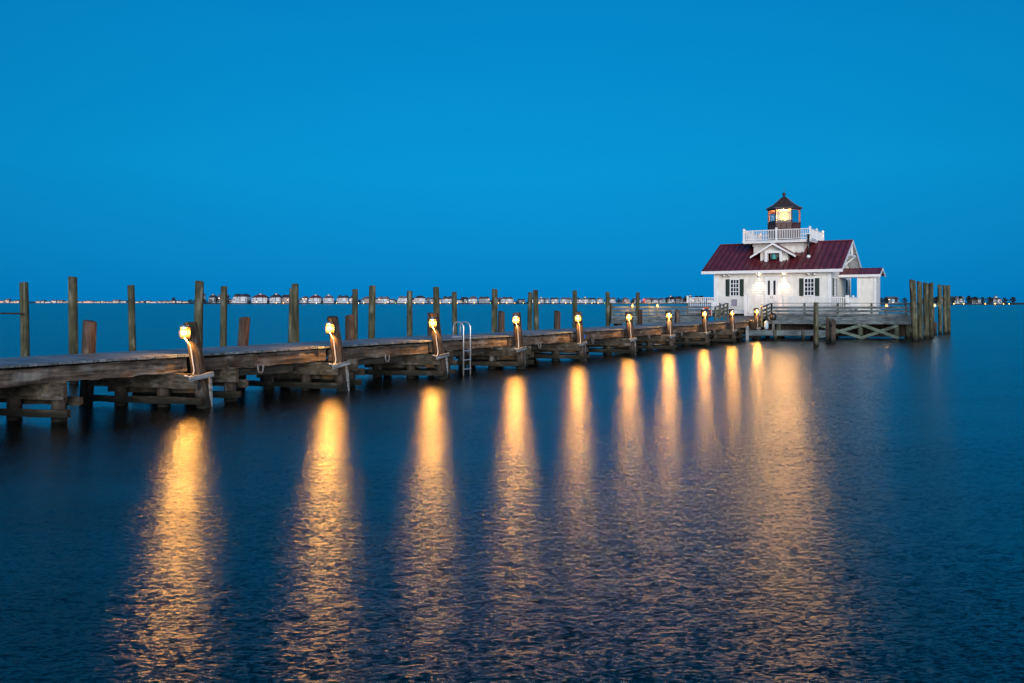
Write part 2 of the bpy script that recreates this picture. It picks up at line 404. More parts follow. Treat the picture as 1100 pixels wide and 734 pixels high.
# ------------------------------------------------------------------ far shore
M['shore'] = paint('dark_bank', (0.035, 0.035, 0.03), 0.9, dirt=0.5, scale=0.01)
M['leaf_far'] = paint('distant_foliage', (0.020, 0.026, 0.020), 0.9, dirt=0.6, scale=0.3)
M['bark_far'] = paint('distant_bark', (0.05, 0.04, 0.03), 0.9)
FAR = {}
def far_wall(name, col): FAR[name] = paint('shore_wall_' + name, col, 0.7, dirt=0.15, scale=0.2)
far_wall('white', (0.60, 0.61, 0.66)); far_wall('grey', (0.33, 0.35, 0.40)); far_wall('cream', (0.56, 0.50, 0.46)); far_wall('blue', (0.32, 0.44, 0.56))
far_wall('pink', (0.52, 0.40, 0.40))
M['roof_dark'] = paint('dark_shingle', (0.035, 0.035, 0.045), 0.85, dirt=0.3, scale=0.3)
M['roof_grey'] = paint('grey_shingle', (0.12, 0.12, 0.14), 0.85, dirt=0.3, scale=0.3)
M['roof_red'] = paint('red_shingle', (0.12, 0.03, 0.035), 0.85, dirt=0.3, scale=0.3)
M['win_dark'] = paint('far_window', (0.02, 0.025, 0.035), 0.3)
M['win_lit'] = glow('far_lit_window', (1.0, 0.62, 0.38), 2.6)
M['win_hot'] = glow('far_bright_window', (1.0, 0.60, 0.40), 1.15)
SHY = 1200.0
def bank(pts, name):
    """low bank with an uneven crest: pts are (x, y, height)"""
    b = MB(); n = len(pts); vs = []
    for x, y, h in pts:
        vs += [(x, y, -0.5), (x, y + 4, h * 0.6), (x, y + 30, h), (x, y + 260, h + 1.0), (x, y + 400, -0.5)]
    fs = []
    for i in range(n - 1):
        for k in range(4): fs.append((5 * i + k, 5 * i + 5 + k, 5 * i + 6 + k, 5 * i + 1 + k))
    b.add(vs, fs); return tag(b.build(name, 'shore'), None, kind='structure')
pts = [(xat(px, SHY), SHY + 25 * noise.noise(Vector((px * 0.02, 3, 0))), 1.0 + 0.7 * noise.noise(Vector((px * 0.09, 0, 7)))) for px in range(176, 960, 8)]
bank(pts, 'shore')
RSY = 900.0
pts = [(xat(px, RSY), RSY + 15 * noise.noise(Vector((px * 0.03, 5, 0))), 1.0 + 0.6 * noise.noise(Vector((px * 0.09, 2, 7)))) for px in range(900, 1500, 8)]
bank(pts, 'shore')
LSY = 2400.0
pts = [(xat(px, LSY), LSY, 1.0 + 0.6 * noise.noise(Vector((px * 0.09, 2, 7)))) for px in range(-500, 230, 10)]
bank(pts, 'shore')

def far_tree(px, Y, wpx, hpx, label, group='trees on the far shore', parent_only=False):
    s = Y / FPX; x = xat(px, Y); h = hpx * s; wd = wpx * s
    rt = thing('shore_tree', label, 'tree', (x, Y + 30, 0.6), 0, group)
    t = MB(); t.tube([(0, 0, -0.4), (0.1 * wd, 0, h * 0.4), (0.05 * wd, 0, h * 0.75)], 0.03 * h + 0.1, 6); t.build('trunk', 'bark_far', rt)
    c = MB(); rnd = random.Random(int(px * 10))
    for k in range(150):
        a = rnd.random() * 6.283; rr = math.sqrt(rnd.random()); zz = rnd.random()
        env = math.sin(math.pi * (0.12 + 0.8 * zz)) * (0.75 + 0.45 * noise.noise(Vector((a, zz * 3, px))))
        p = Vector((math.cos(a) * rr * wd / 2 * env, math.sin(a) * rr * wd / 2 * env, h * (0.22 + 0.76 * zz)))
        q = (0.05 + 0.07 * rnd.random()) * h
        d1 = Vector((rnd.uniform(-1, 1), rnd.uniform(-1, 1), rnd.uniform(-1, 1))).normalized() * q
        d2 = Vector((rnd.uniform(-1, 1), rnd.uniform(-1, 1), rnd.uniform(-1, 1))).normalized() * q
        c.add([p - d1, p + d2, p + d1, p - d2], [(0, 1, 2, 3)])
    c.build('crown', 'leaf_far', rt)
    return rt

def far_house(px0, px1, top, base, Y, wall, roof, style, label, rnd, lit=0, group='houses along the far shore', simple=False):
    s = Y / FPX; x0, x1 = xat(px0, Y), xat(px1, Y); w_ = x1 - x0
    zt = zat(top, Y); zb = max(0.6, zat(base, Y) - 0.0); h = zt - zb; dp = max(9.0, w_ * 0.6)
    rt = thing('shore_house', label, 'house', ((x0 + x1) / 2, Y + 30, zb), R(rnd.uniform(-8, 8)), group)
    rh = h * rnd.uniform(0.30, 0.40); wh = h - rh
    a = MB(); hw = w_ / 2
    a.box(-hw * 0.9, hw * 0.9, 0, dp, -0.6, wh)
    if not simple:
        bx = rnd.uniform(-0.5, 0.3) * hw
        a.box(bx, bx + hw * 0.55, -2.2, 0, 0.25 * wh, wh * 0.96)
        a.box(-hw * 0.95, hw * 0.95, -1.6, -0.05, wh * 0.36, wh * 0.40)
        a.box(-hw * 0.95, hw * 0.95, -1.6, -0.05, wh * 0.68, wh * 0.72)
        for q in (-0.9, -0.45, 0.45, 0.9): a.box(hw * q - 0.2, hw * q + 0.2, -1.6, -1.2, -0.6, wh * 0.7)
    a.build('wall', FAR[wall], rt)
    r = MB(); ov = 0.8; X, D0, D1 = hw * 0.9 + ov, -ov - (1.4 if not simple else 0), dp + ov
    ym = (D0 + D1) / 2
    if style == 'hip':
        k = X * 0.35
        vs = [(-X, D0, wh), (X, D0, wh), (X, D1, wh), (-X, D1, wh), (-k, ym, h), (k, ym, h)]
        r.add(vs, [(0, 1, 5, 4), (1, 2, 5), (2, 3, 4, 5), (3, 0, 4), (3, 2, 1, 0)])
    elif style == 'gable':
        r.extrude([(-X, D0, wh), (-X, D1, wh), (-X, ym, h)], (2 * X, 0, 0))
    elif style == 'front':
        r.extrude([(-X, D0, wh), (X, D0, wh), (0, D0, h)], (0, D1 - D0, 0))
    elif style == 'twin':
        r.extrude([(-X, ym, wh), (X, ym, wh), (X * 0.7, ym, wh + rh * 0.7), (-X * 0.7, ym, wh + rh * 0.7)], (0, D1 - ym, 0))
        for c in (-0.5, 0.5):
            r.extrude([(X * c - X * 0.46, D0, wh), (X * c + X * 0.46, D0, wh), (X * c, D0, h)], (0, D1 - D0, 0))
    r.build('roof', roof, rt)
    if style == 'hip' and not simple and rnd.random() < 0.7:
        c = MB(); c.box(-1.3, 1.3, ym - 1.3, ym + 1.3, h - 1.0, h + 1.0); cw = c.build('cupola', FAR[wall], rt)
        c = MB(); c.lathe([(2.1, 0), (0.05, 1.3)], (0, ym, h + 1.0), 4, R(45), False); c.build('cupola_roof', roof, cw)
    nwin = 2 if simple else max(3, int(w_ / 4.5))
    rows = 1 if simple else 3
    for rw in range(rows):
        for i in range(nwin):
            if rnd.random() < 0.25: continue
            cx = -hw * 0.75 + 1.5 * hw * i / max(1, nwin - 1)
            zz = wh * (0.12 + 0.33 * rw) if rows > 1 else wh * 0.4
            b = MB(); b.box(cx - 0.75, cx + 0.75, -0.12, 0.1, zz, zz + wh * (0.16 if rows > 1 else 0.35))
            hot = rnd.random() < lit
            b.build('window', 'win_lit' if hot else 'win_dark', rt)
    return rt

PILEPX = [27, 79, 142, 213, 240, 315, 381, 399, 440, 469, 488, 531, 569, 576, 617, 653, 684, 770, 983, 1100]
def between(px):
    i = sum(1 for q in PILEPX if q < px)
    return i
WNAMES = {'white': 'white', 'grey': 'grey', 'cream': 'cream', 'blue': 'pale blue', 'pink': 'pinkish'}
RN = {'roof_dark': 'dark roofed', 'roof_grey': 'grey roofed', 'roof_red': 'red roofed'}
counts = {}; bcount = {}
NUM = ['', 'one', 'two', 'three', 'four', 'five', 'six', 'seven', 'eight', 'nine', 'ten', 'eleven', 'twelve', 'thirteen', 'fourteen', 'fifteen', 'sixteen', 'seventeen']
def place(px, cnt):
    i = between(px); cnt[i] = cnt.get(i, 0) + 1; k = ORD[cnt[i] - 1]
    if px < 27: return k + ' left of the leftmost tall piling'
    if px > 1022: return k + ' right of the dolphin piles'
    if px > 900: return k + ' between annex and dolphin piles'
    if px > 684: return k + ' between last tall piling and cottage'
    return k + ' right of tall piling ' + NUM[i]
def where(px): return place(px, counts)
rnd = random.Random(3)
hs = [  # px0, px1, roof top row, base row, wall, roof, style, lit
    (203, 210, 313.5, 324.5, 'white', 'roof_grey', 'front', .1), (216, 224, 316.5, 324.5, 'grey', 'roof_dark', 'hip', .1), (226, 237, 316, 325, 'grey', 'roof_grey', 'gable', .1),
    (242, 259, 315.5, 325.3, 'white', 'roof_dark', 'twin', .1), (263, 281, 316, 325.3, 'white', 'roof_red', 'hip', .1), (283, 296, 315.8, 325.3, 'white', 'roof_dark', 'hip', .12),
    (297, 309, 316.5, 325.3, 'pink', 'roof_dark', 'gable', .45), (319, 324, 318, 325.2, 'white', 'roof_grey', 'front', .3), (326, 340, 317, 325.3, 'white', 'roof_red', 'hip', .15),
    (342, 354, 317, 325.3, 'white', 'roof_grey', 'hip', .1), (357, 370, 317, 325.3, 'white', 'roof_dark', 'twin', .12), (371, 379, 317.3, 325.3, 'white', 'roof_dark', 'hip', .1),
    (387, 397, 318.5, 325.3, 'pink', 'roof_grey', 'gable', .15), (402, 415, 318, 325.3, 'white', 'roof_grey', 'twin', .15), (415.5, 421, 321, 325.3, 'white', 'roof_grey', 'gable', .2),
    (424, 437, 317.5, 325.3, 'white', 'roof_grey', 'twin', .12), (442, 455, 317.5, 325.3, 'white', 'roof_dark', 'hip', .1), (456, 465, 319.5, 325.3, 'grey', 'roof_grey', 'gable', .1),
    (473, 484, 318, 325.3, 'white', 'roof_dark', 'twin', .1), (494, 501, 319, 325.3, 'grey', 'roof_dark', 'gable', .1), (502, 512, 318, 325.3, 'white', 'roof_grey', 'hip', .1),
    (513, 526, 318, 325.3, 'grey', 'roof_dark', 'twin', .1), (538, 552, 318.4, 325.3, 'white', 'roof_dark', 'twin', .1), (578.5, 585, 320, 325.3, 'white', 'roof_grey', 'hip', .1),
    (586, 592, 320, 325.3, 'blue', 'roof_grey', 'front', .1), (593, 601, 319.5, 325.3, 'white', 'roof_dark', 'twin', .1), (603, 611, 319.5, 325.3, 'white', 'roof_grey', 'hip', .1),
    (612, 616, 320, 325.3, 'blue', 'roof_grey', 'front', .1), (619, 626, 319.6, 325.3, 'white', 'roof_dark', 'front', .1), (627, 634, 319.5, 325.3, 'white', 'roof_grey', 'hip', .1),
    (635, 642, 320, 325.3, 'blue', 'roof_dark', 'gable', .1), (643, 650.5, 319.6, 325.3, 'white', 'roof_grey', 'front', .1), (655.5, 664, 319.5, 325.3, 'white', 'roof_grey', 'gable', .15),
    (671, 679, 319.5, 325.3, 'pink', 'roof_grey', 'front', .15), (687, 692, 320, 325.3, 'white', 'roof_dark', 'hip', .1), (696, 702, 320, 325.3, 'pink', 'roof_grey', 'front', .1),
    (704, 711, 320.4, 325.3, 'white', 'roof_grey', 'gable', .1), (712, 719, 320, 325.3, 'blue', 'roof_grey', 'front', .1), (721, 729, 318.5, 325.3, 'white', 'roof_dark', 'hip', .1),
    (730, 738, 318.3, 325.3, 'grey', 'roof_dark', 'twin', .1), (743, 750, 317.8, 325.3, 'white', 'roof_dark', 'hip', .1), (752, 762, 317.8, 325.3, 'white', 'roof_dark', 'twin', .1)]
fill = random.Random(21); x = 204.0
back = []
while x < 766:
    wd = fill.uniform(5, 9)
    back.append((x, x + wd, fill.uniform(319.6, 321.6) - (0.8 if x < 380 else 0), 325.2, fill.choice(['white', 'grey', 'blue', 'white', 'pink']), fill.choice(['roof_dark', 'roof_grey', 'roof_grey']), fill.choice(['gable', 'hip', 'front']), .12))
    x += wd + fill.uniform(3, 9)
for px0, px1, tp, bs, wl, rf, st, lit in back:
    far_house(px0, px1, tp, bs, SHY + 110, wl, rf, st, f'smaller {WNAMES[wl]} back row shore house, ' + place((px0 + px1) / 2, bcount), rnd, lit, group='back row houses of the far shore', simple=True)
for px0, px1, tp, bs, wl, rf, st, lit in hs:
    far_house(px0, px1, tp, bs, SHY, wl, rf, st, f'{WNAMES[wl]} {RN[rf]} far shore house, ' + where((px0 + px1) / 2), rnd, lit)
rs = [(949, 957, 319.5, 325.6, 'pink', 'roof_dark', 'hip', .1), (967, 979, 318.5, 325.8, 'blue', 'roof_grey', 'gable', .1), (1021.5, 1030, 318.2, 325.9, 'white', 'roof_dark', 'front', .45),
      (1040, 1052, 318.2, 326, 'white', 'roof_grey', 'twin', .1), (1060, 1070, 319, 326, 'grey', 'roof_dark', 'hip', .1), (1084, 1093, 319.3, 326.2, 'white', 'roof_grey', 'hip', .1)]
for px0, px1, tp, bs, wl, rf, st, lit in rs:
    far_house(px0, px1, tp, bs, RSY, wl, rf, st, f'{WNAMES[wl]} {RN[rf]} far shore house, ' + where((px0 + px1) / 2), rnd, lit)
# brightly lit low blocks on the farther shore at the left
ls = [(0, 4, 321), (9, 15, 322.4), (20, 24, 323), (33, 38, 323), (39, 42, 322.5), (50, 55, 322.2), (56.5, 62, 322.2), (66, 70, 323), (72, 75, 323), (84.5, 95, 322.8), (99, 103, 323.2),
      (104, 106.5, 323), (116.5, 123, 322), (124, 131, 323), (134, 137, 323.4), (146, 150, 323), (153, 157, 322.8), (165, 168.5, 323), (171, 175, 322.8), (178.5, 184, 322.5), (186, 191, 322.8),
      (5, 8.5, 323.6), (16, 19.5, 323.4), (43, 49, 323.5), (63, 65.5, 323.7), (76, 83.5, 323.6), (95.5, 98.5, 323.8), (107, 115.5, 323.7), (138, 145, 323.7), (157.5, 164, 323.6), (169, 170.8, 323.8), (175.5, 178, 323.7), (192, 199, 323.5), (-8, -1, 322.5), (-22, -12, 322.8)]
for i, (a_, b2, tp) in enumerate(ls):
    s = LSY / FPX; x0, x1 = xat(a_, LSY), xat(b2, LSY)
    zt = zat(tp, LSY); wl = ('pink', 'cream', 'white')[i % 3]
    rt = thing('shore_house', 'low warmly lit distant building, ' + where((a_ + b2) / 2), 'house', ((x0 + x1) / 2, LSY + 25, 0.6), 0, 'lit buildings on the distant left shore')
    hw = (x1 - x0) / 2; h = zt - 0.6
    q = MB(); q.box(-hw, hw, 0, 12, -0.6, h * 0.72); q.build('wall', FAR[wl], rt)
    q = MB(); q.extrude([(-hw - 1, -1, h * 0.72), (-hw - 1, 13, h * 0.72), (-hw - 1, 6, h)], (2 * hw + 2, 0, 0)); q.build('roof', ('roof_grey', 'roof_dark', 'roof_red')[i % 3], rt)
    for rw in range(2):
        for k in range(max(1, int(hw * 2 / 4.5))):
            if rnd.random() < 0.35: continue
            cx = -hw + 2.2 + 4.5 * k; q = MB(); q.box(cx - 1.5, cx + 1.5, -0.15, 0.1, h * (0.08 + 0.32 * rw), h * (0.30 + 0.32 * rw)); q.build('window', 'win_hot' if rnd.random() < 0.62 else 'win_dark', rt)
# trees
tcount = 0
tc_ = {}
def where2(px): return place(px, tc_)
for px, wp, hp, Y in [(182, 5, 6, LSY), (196, 9, 4.6, SHY), (202, 8, 5, SHY), (211, 8, 5, SHY), (219, 8, 4.5, SHY), (225, 10, 6, SHY), (231, 8, 5.5, SHY), (239, 6, 5, SHY), (261, 6, 4, SHY), (282, 5, 3.5, SHY),
                      (311, 8, 4, SHY), (341, 4, 3.5, SHY), (356, 4, 3.5, SHY), (382, 8, 4.5, SHY), (422, 6, 3.5, SHY), (458, 9, 3.6, SHY), (496, 8, 5.0, SHY), (528, 6, 4, SHY), (536, 5, 5, SHY), (556, 8, 3.5, SHY), (562, 8, 3.2, SHY),
                      (667, 8, 6, SHY), (673, 7, 5, SHY), (683, 5, 5, SHY), (720, 8, 6.5, SHY), (727, 9, 8, SHY), (734, 9, 8, SHY), (741, 8, 8, SHY), (757, 9, 7.6, SHY),
                      (944, 10, 7, RSY), (952, 10, 6.5, RSY), (960, 10, 7, RSY), (966, 9, 6, RSY), (976, 10, 7.5, RSY), (986, 10, 7, RSY), (1004, 10, 7, RSY), (1013, 10, 7.4, RSY), (1021, 9, 7, RSY),
                      (1033, 9, 8, RSY), (1041, 9, 7, RSY), (1048, 9, 8.6, RSY), (1057, 9, 9, RSY), (1064, 9, 8, RSY), (1072, 9, 7.5, RSY), (1080, 9, 8, RSY), (1089, 9, 6.6, RSY), (1097, 9, 7, RSY), (1106, 9, 8, RSY)]:
    far_tree(px, Y, wp, hp, 'dark bushy far shore tree, ' + where2(px))
# scrub along the shore behind the houses, one mass at this distance
q = MB(); rt_ = random.Random(5)
for (xa, xb, Y, hmin, hmax, n) in ((200, 766, SHY + 160, 1.2, 4.6, 2600), (0, 200, LSY + 60, 0.6, 2.0, 700), (-120, 0, LSY + 60, 0.6, 2.0, 250)):
    for k in range(n):
        px = rt_.uniform(xa, xb); s_ = Y / FPX
        top = (hmin + (hmax - hmin) * max(0.0, 0.5 + 0.9 * noise.noise(Vector((px * 0.055, Y * 0.01, 3))) + 0.35 * noise.noise(Vector((px * 0.31, 1, 3))))) * s_
        p = Vector((xat(px, Y), Y + rt_.uniform(-8, 25), 0.5 + top * rt_.random() ** 0.7)); e = s_ * rt_.uniform(0.35, 0.8)
        d1 = Vector((rt_.uniform(-1, 1), rt_.uniform(-.5, .5), rt_.uniform(-.7, .7))).normalized() * e; d2 = Vector((rt_.uniform(-1, 1), rt_.uniform(-.5, .5), rt_.uniform(-1, 1))).normalized() * e
        q.add([p - d1, p + d2, p + d1, p - d2], [(0, 1, 2, 3)])
tag(q.build('distant_scrub', 'leaf_far'), 'dark band of scrub and low trees behind the far shore houses', 'scrub', kind='stuff')
# lights by the water
bl = MB(); bl.lathe([(0.05, -0.38), (0.30, -0.21), (0.38, 0), (0.30, 0.21), (0.05, 0.38)], (0, 0, 0), 8)
shl_o = MB(); shl_o.add(bl.v, bl.f, True)
fl_cols = {'orange': glow('far_orange_light', (1.0, 0.42, 0.06), 14), 'yellow': glow('far_yellow_light', (1.0, 0.75, 0.2), 9), 'green': glow('far_green_light', (0.55, 0.9, 0.12), 5), 'white': glow('far_white_light', (1, .85, .65), 10)}
first = {}
for px, c, Y in [(298, 'orange', SHY), (305.5, 'orange', SHY), (341, 'white', SHY), (362.5, 'yellow', SHY), (374.5, 'orange', SHY), (386, 'white', SHY), (391.5, 'yellow', SHY), (402.5, 'orange', SHY), (414.5, 'yellow', SHY), (425.5, 'green', SHY), (436, 'yellow', SHY), (446, 'yellow', SHY),
                 (455, 'orange', SHY), (464.5, 'orange', SHY), (473.5, 'orange', SHY), (483, 'yellow', SHY), (491.5, 'orange', SHY), (509.5, 'yellow', SHY), (527, 'green', SHY), (535.5, 'orange', SHY), (544.5, 'orange', SHY), (553, 'orange', SHY), (562, 'yellow', SHY),
                 (579, 'orange', SHY), (594, 'yellow', SHY), (607.5, 'orange', SHY), (613, 'yellow', SHY), (628.5, 'yellow', SHY), (635.5, 'yellow', SHY), (642, 'orange', SHY), (649, 'green', SHY),
                 (1021.5, 'orange', RSY), (1032, 'orange', RSY), (1055, 'orange', RSY), (1065.5, 'orange', RSY), (1074.5, 'orange', RSY), (1080.5, 'yellow', RSY), (1099, 'orange', RSY)]:
    z = 1.6 if Y == SHY else 0.9
    if Y == SHY: lab = f'tiny {c} light beside the water along the far shore houses'
    else: lab = f'tiny {c} light beside the water right of the dolphin piles'
    rt = thing('shore_light', lab, 'light', (xat(px, Y), Y - 6, z), 0, f'{c} lights along the ' + ('far' if Y == SHY else 'right') + ' shore')
    if c not in first:
        o = MB().add(bl.v, bl.f, True).build('lamp_globe', fl_cols[c], rt)
        p = MB(); p.tube([(0, 0, -3.0), (0, 0, -0.4)], 0.12, 6); po = p.build('post', 'bark_far', rt); first[c] = (o, po)
    else:
        for src in first[c]:
            d = src.copy(); COL.objects.link(d); d.parent = rt
# red beacon sign among the far houses
rt = thing('shore_tower', 'small red and pink tower among far houses right of the last tall piling', 'tower', (xat(694.3, SHY), SHY + 20, 0.6))
q = MB(); q.box(-1.6, 1.6, 0, 3, -0.6, 4.6); q.build('tower_base', paint('red_tower_paint', (0.45, 0.02, 0.03), 0.6), rt)
q = MB(); q.lathe([(2.0, 4.6), (2.2, 6.2), (0.5, 7.4)], (0, 1.5, 0), 10); q.build('tower_top', glow('red_glow', (1.0, 0.22, 0.22), 1.0), rt)

# ------------------------------------------------------------------ the pier
PA = R(33.32); P0 = Vector((-7.2075, 18.9086, 0))
AL = Vector((math.sin(PA), math.cos(PA), 0)); OUT = Vector((math.cos(PA), -math.sin(PA), 0))
def t_at(px, off=0.0):
    """distance along the pier where the line at 'off' metres in front of the lamp line is seen at column px"""
    k = (px - 550) / FPX; p = P0 + OUT * off
    return (k * p.y - p.x) / (AL.x - k * AL.y)
LAMPX = [218, 366, 474, 558, 624, 678, 720, 758, 787, 813]
LT = [t_at(p) for p in LAMPX]
DK = 1.20            # deck height
END = 44.2
pier = thing('pier', 'long weathered timber pier with plank deck running out to the white cottage', 'pier', P0, -PA)
d = MB(); y = -16.0; k = 0
while y < END:
    wd = 0.142; j = 0.05 * noise.noise(Vector((k * 1.7, 0, 0))) ; j2 = 0.04 * noise.noise(Vector((k * 2.3, 9, 0)))
    zz = 0.006 * noise.noise(Vector((k * 0.9, 4, 2))) + 0.02 * noise.noise(Vector((y * 0.23, 1, 2)))
    d.box(-2.75 + j, -0.40 + j2, y, y + wd - 0.009, DK - 0.05 + zz, DK + zz)
    y += wd; k += 1
d.build('deck', 'deck_x', pier)
bounds = [-16.0, -12.0, -8.3, -4.45] + LT + [END]
for i in range(len(bounds) - 1):
    a, b = bounds[i] + 0.11, bounds[i + 1] - 0.09
    if b - a < 0.3: continue
    j1, j2 = random.uniform(-0.025, 0.02), random.uniform(-0.025, 0.02)
    q = MB(); q.bar((-0.54, a, 0.965 + j1), (-0.54, b, 0.965 + j2), 0.14, 0.32, seg=30, rough=0.045, seed=i * 7.3)
    q.build('edge_beam', 'pier_y', pier)
    q = MB(); q.bar((-2.55, a, 0.965), (-2.55, b, 0.965), 0.12, 0.30, seg=8, rough=0.02, seed=i * 3.1)
    q.build('edge_beam', 'under_y', pier)
for x in (-0.95, -1.5, -2.05):
    q = MB(); q.bar((x, -16, 1.0), (x, END, 1.0), 0.1, 0.28); q.build('stringer', 'under_y', pier)
SK = 0.38            # the bents stand a little askew
def bent(t, front, piles, seed):
    for x in piles:
        y = t + SK * x
        q = MB(); q.pile((x + random.uniform(-.05, .05), y, -1.2), (x, y, 0.8), 0.16, 0.14, seed=seed + x, n=12); q.build('pile', 'pier_z', pier)
    xl = piles[-1] - 0.45; xf = 0.10 if front else piles[0] + 0.35
    n = random.uniform
    for (z, h, side, e) in ((0.63, 0.33, -1, 0.0), (0.17, 0.15, -1, 0.12), (0.40, 0.17, 1, -0.15)):
        yo = side * 0.21
        q = MB(); q.bar((xl + n(-.2, .2), t + SK * xl + yo, z + n(-.03, .03)), (xf + e, t + SK * xf + yo, z + n(-.03, .02)), 0.11, h, seg=10, rough=0.03, seed=seed * 1.7 + z * 9)
        q.build('cross_timber', 'pier_x', pier)
all_t = [-12.0, -8.3, -4.45] + LT
for i, t in enumerate(all_t):
    bent(t, True, [-0.95, -2.0], i * 2.7 + 0.3)
    t2 = t + (1.95 if i == 2 else 1.15 if i % 3 else 1.4)
    if t2 < END - 1: bent(t2, False, [-0.55, -1.55, -2.45], i * 3.9 + 11)
    # fender board hung below the deck between the bents
    if i < len(all_t) - 1 and i > 2:
        q = MB(); q.bar((-0.62, t + 0.3, 0.70), (-0.62, t + 3.2, 0.66), 0.07, 0.20, seg=8, rough=0.03, seed=i * 5.1); q.build('fender_board', 'under_y', pier)
# iron mooring loops under the beams
for px in (284, 420, 508, 583, 640, 700, 735, 770):
    t = t_at(px, -0.3); pts = []
    for k in range(11):
        a = math.pi * (1 + k / 10); pts.append((-0.44, t + 0.08 * math.cos(a), 0.72 + 0.09 * math.sin(a)))
    pts = [(-0.45, t - 0.08, 0.84)] + pts + [(-0.45, t + 0.08, 0.84)]
    q = MB(); q.tube(pts, 0.022, 8); q.build('mooring_loop', 'loop_iron', pier)
q = MB(); t = t_at(630.5, -0.28); q.box(-0.445, -0.42, t - 0.15, t + 0.15, 0.87, 1.03); tg = q.build('number_plate', 'blue', pier)

# lamp posts
LEAN = [0.45, 0.31, 0.30, 0.12, 0.13, 0.13, 0.1, 0.1, 0.08, 0.06]
TOPY = [347.5, 341, 337, 336.5, 335.5, 336, 334.5, 333.5, 332.5, 331.5]
BULBY = [357, 352.5, 347, 343.5, 342, 341, 339, 337.5, 336.5, 335]
LLAB = ['amber lamp post of the pier nearest the viewer, conduit bent at its foot', 'lit amber pier lamp post, second from the left end', 'lit amber pier lamp post standing just left of the silver ladder',
        'lit amber pier lamp post, first one right of the silver ladder', 'lit amber pier lamp post beside the small blue plate', 'lit amber pier lamp post, sixth counting from the left',
        'lit amber pier lamp post, seventh counting from the left', 'lit amber pier lamp post just left of the orange life ring', 'lit amber pier lamp post, last but one before the cottage', 'lit amber pier lamp post at the far end beside the low landing']
def bulb_mesh(r=0.072):
    q = MB(); prof = [(0.35 * r, -1.25 * r), (0.8 * r, -0.85 * r), (r, -0.2 * r), (0.95 * r, 0.35 * r), (0.6 * r, 0.85 * r), (0.3 * r, 1.0 * r)]
    q.lathe(prof, (0, 0, 0), 14); return q
def lamp_globe(rt, loc_, sc_, m, mj, watt, col=AMBER):
    o = bulb_mesh(0.066 * sc_).build('bulb', m, rt); o.location = loc_
    j = bulb_mesh(0.105 * sc_).build('halo_jar', mj, rt); j.location = loc_
    ld_ = bpy.data.lights.new('lamp_light', 'POINT'); ld_.energy = watt; ld_.color = col; ld_.shadow_soft_size = 0.06 * sc_
    lo = bpy.data.objects.new('lamp_light', ld_); COL.objects.link(lo); lo.parent = rt; lo.location = loc_
for i, t in enumerate(LT):
    base = P0 + AL * t
    rt = thing('pier_lamp_post', LLAB[i], 'lamp post', base, -PA, 'lamp posts along the pier')
    Yb = base.y + 0.1; zt = zat(TOPY[i], Yb); ln = LEAN[i]
    q = MB(); q.pile((0.06 + (ln + 0.06) * 1.4 / zt, 0, -1.4), (-ln, 0.0, zt), 0.175, 0.15, n=16, seg=12, rough=0.05, seed=i * 4.1, slant=0.02); q.build('post', 'lamp_z', rt)
    zb = zat(BULBY[i], Yb); f = zb / zt; px_ = 0.06 - (ln + 0.06) * f
    bx, by = px_ + 0.15, -0.33
    lamp_globe(rt, (bx, by, zb), 1.0, 'bulb', 'halo_jar', LAMP_W * (1.0, 1.05, 0.92, 1.0, 0.85, 0.72, 0.8, 0.66, 0.7, 0.74)[i])
    a0_ = math.atan2(-by, px_ - bx); vs_ = []
    for k in range(9):
        an = a0_ + R(-58 + 14.5 * k)
        for zz in (-0.15, 0.12): vs_.append((bx + 0.135 * math.cos(an), by + 0.135 * math.sin(an), zb + zz))
        for zz in (-0.15, 0.12): vs_.append((bx + 0.142 * math.cos(an), by + 0.142 * math.sin(an), zb + zz))
    fs_ = []
    for k in range(8):
        o_ = 4 * k; fs_ += [(o_, o_ + 1, o_ + 5, o_ + 4), (o_ + 3, o_ + 2, o_ + 6, o_ + 7), (o_ + 1, o_ + 3, o_ + 7, o_ + 5), (o_ + 2, o_, o_ + 4, o_ + 6)]
    fs_ += [(0, 2, 3, 1), (33, 35, 34, 32)]
    q = MB(); q.add(vs_, fs_, True); q.build('light_shield', 'bronze_metal', rt)  # curved plate added to keep lamp light off the post
    q = MB(); q.lathe([(0.05, 0.10), (0.085, 0.12), (0.085, 0.15), (0.03, 0.18)], (bx, by, zb), 12); q.bar((bx, by, zb + 0.155), (px_ + 0.02, -0.04, zb + 0.155), 0.04, 0.03)
    q.build('lamp_cap', 'grey_metal', rt)
    q = MB(); ax = lambda z: 0.06 - (ln + 0.06) * z / zt
    pts = [(bx, by + 0.02, zb - 0.12), (ax(zb - 0.3) + 0.12, -0.19, zb - 0.30), (ax(1.2) + 0.11, -0.185, 1.2), (ax(0.85) + 0.11, -0.19, 0.85), (ax(.8) + 0.12, -0.24, 0.75), (ax(.8) + 0.12, -0.33, 0.72), (ax(.8) + 0.12, -0.46, 0.76)]
    q.tube(pts, 0.016, 8); q.build('conduit', 'pvc', rt)
    q = MB(); q.bar((0.21, -0.50, 0.69), (0.21, 0.12, 0.77), 0.05, 0.11, seg=6, rough=0.012, seed=i); q.build('bracket', 'bracket', rt)
    q = MB(); q.bar((0.17, 0.10, -0.3), (0.08, 0.13, 0.72), 0.05, 0.08, up=(1, 0, 0), seg=8, rough=0.03, seed=i * 2.2); q.build('side_board', 'bracket', rt)

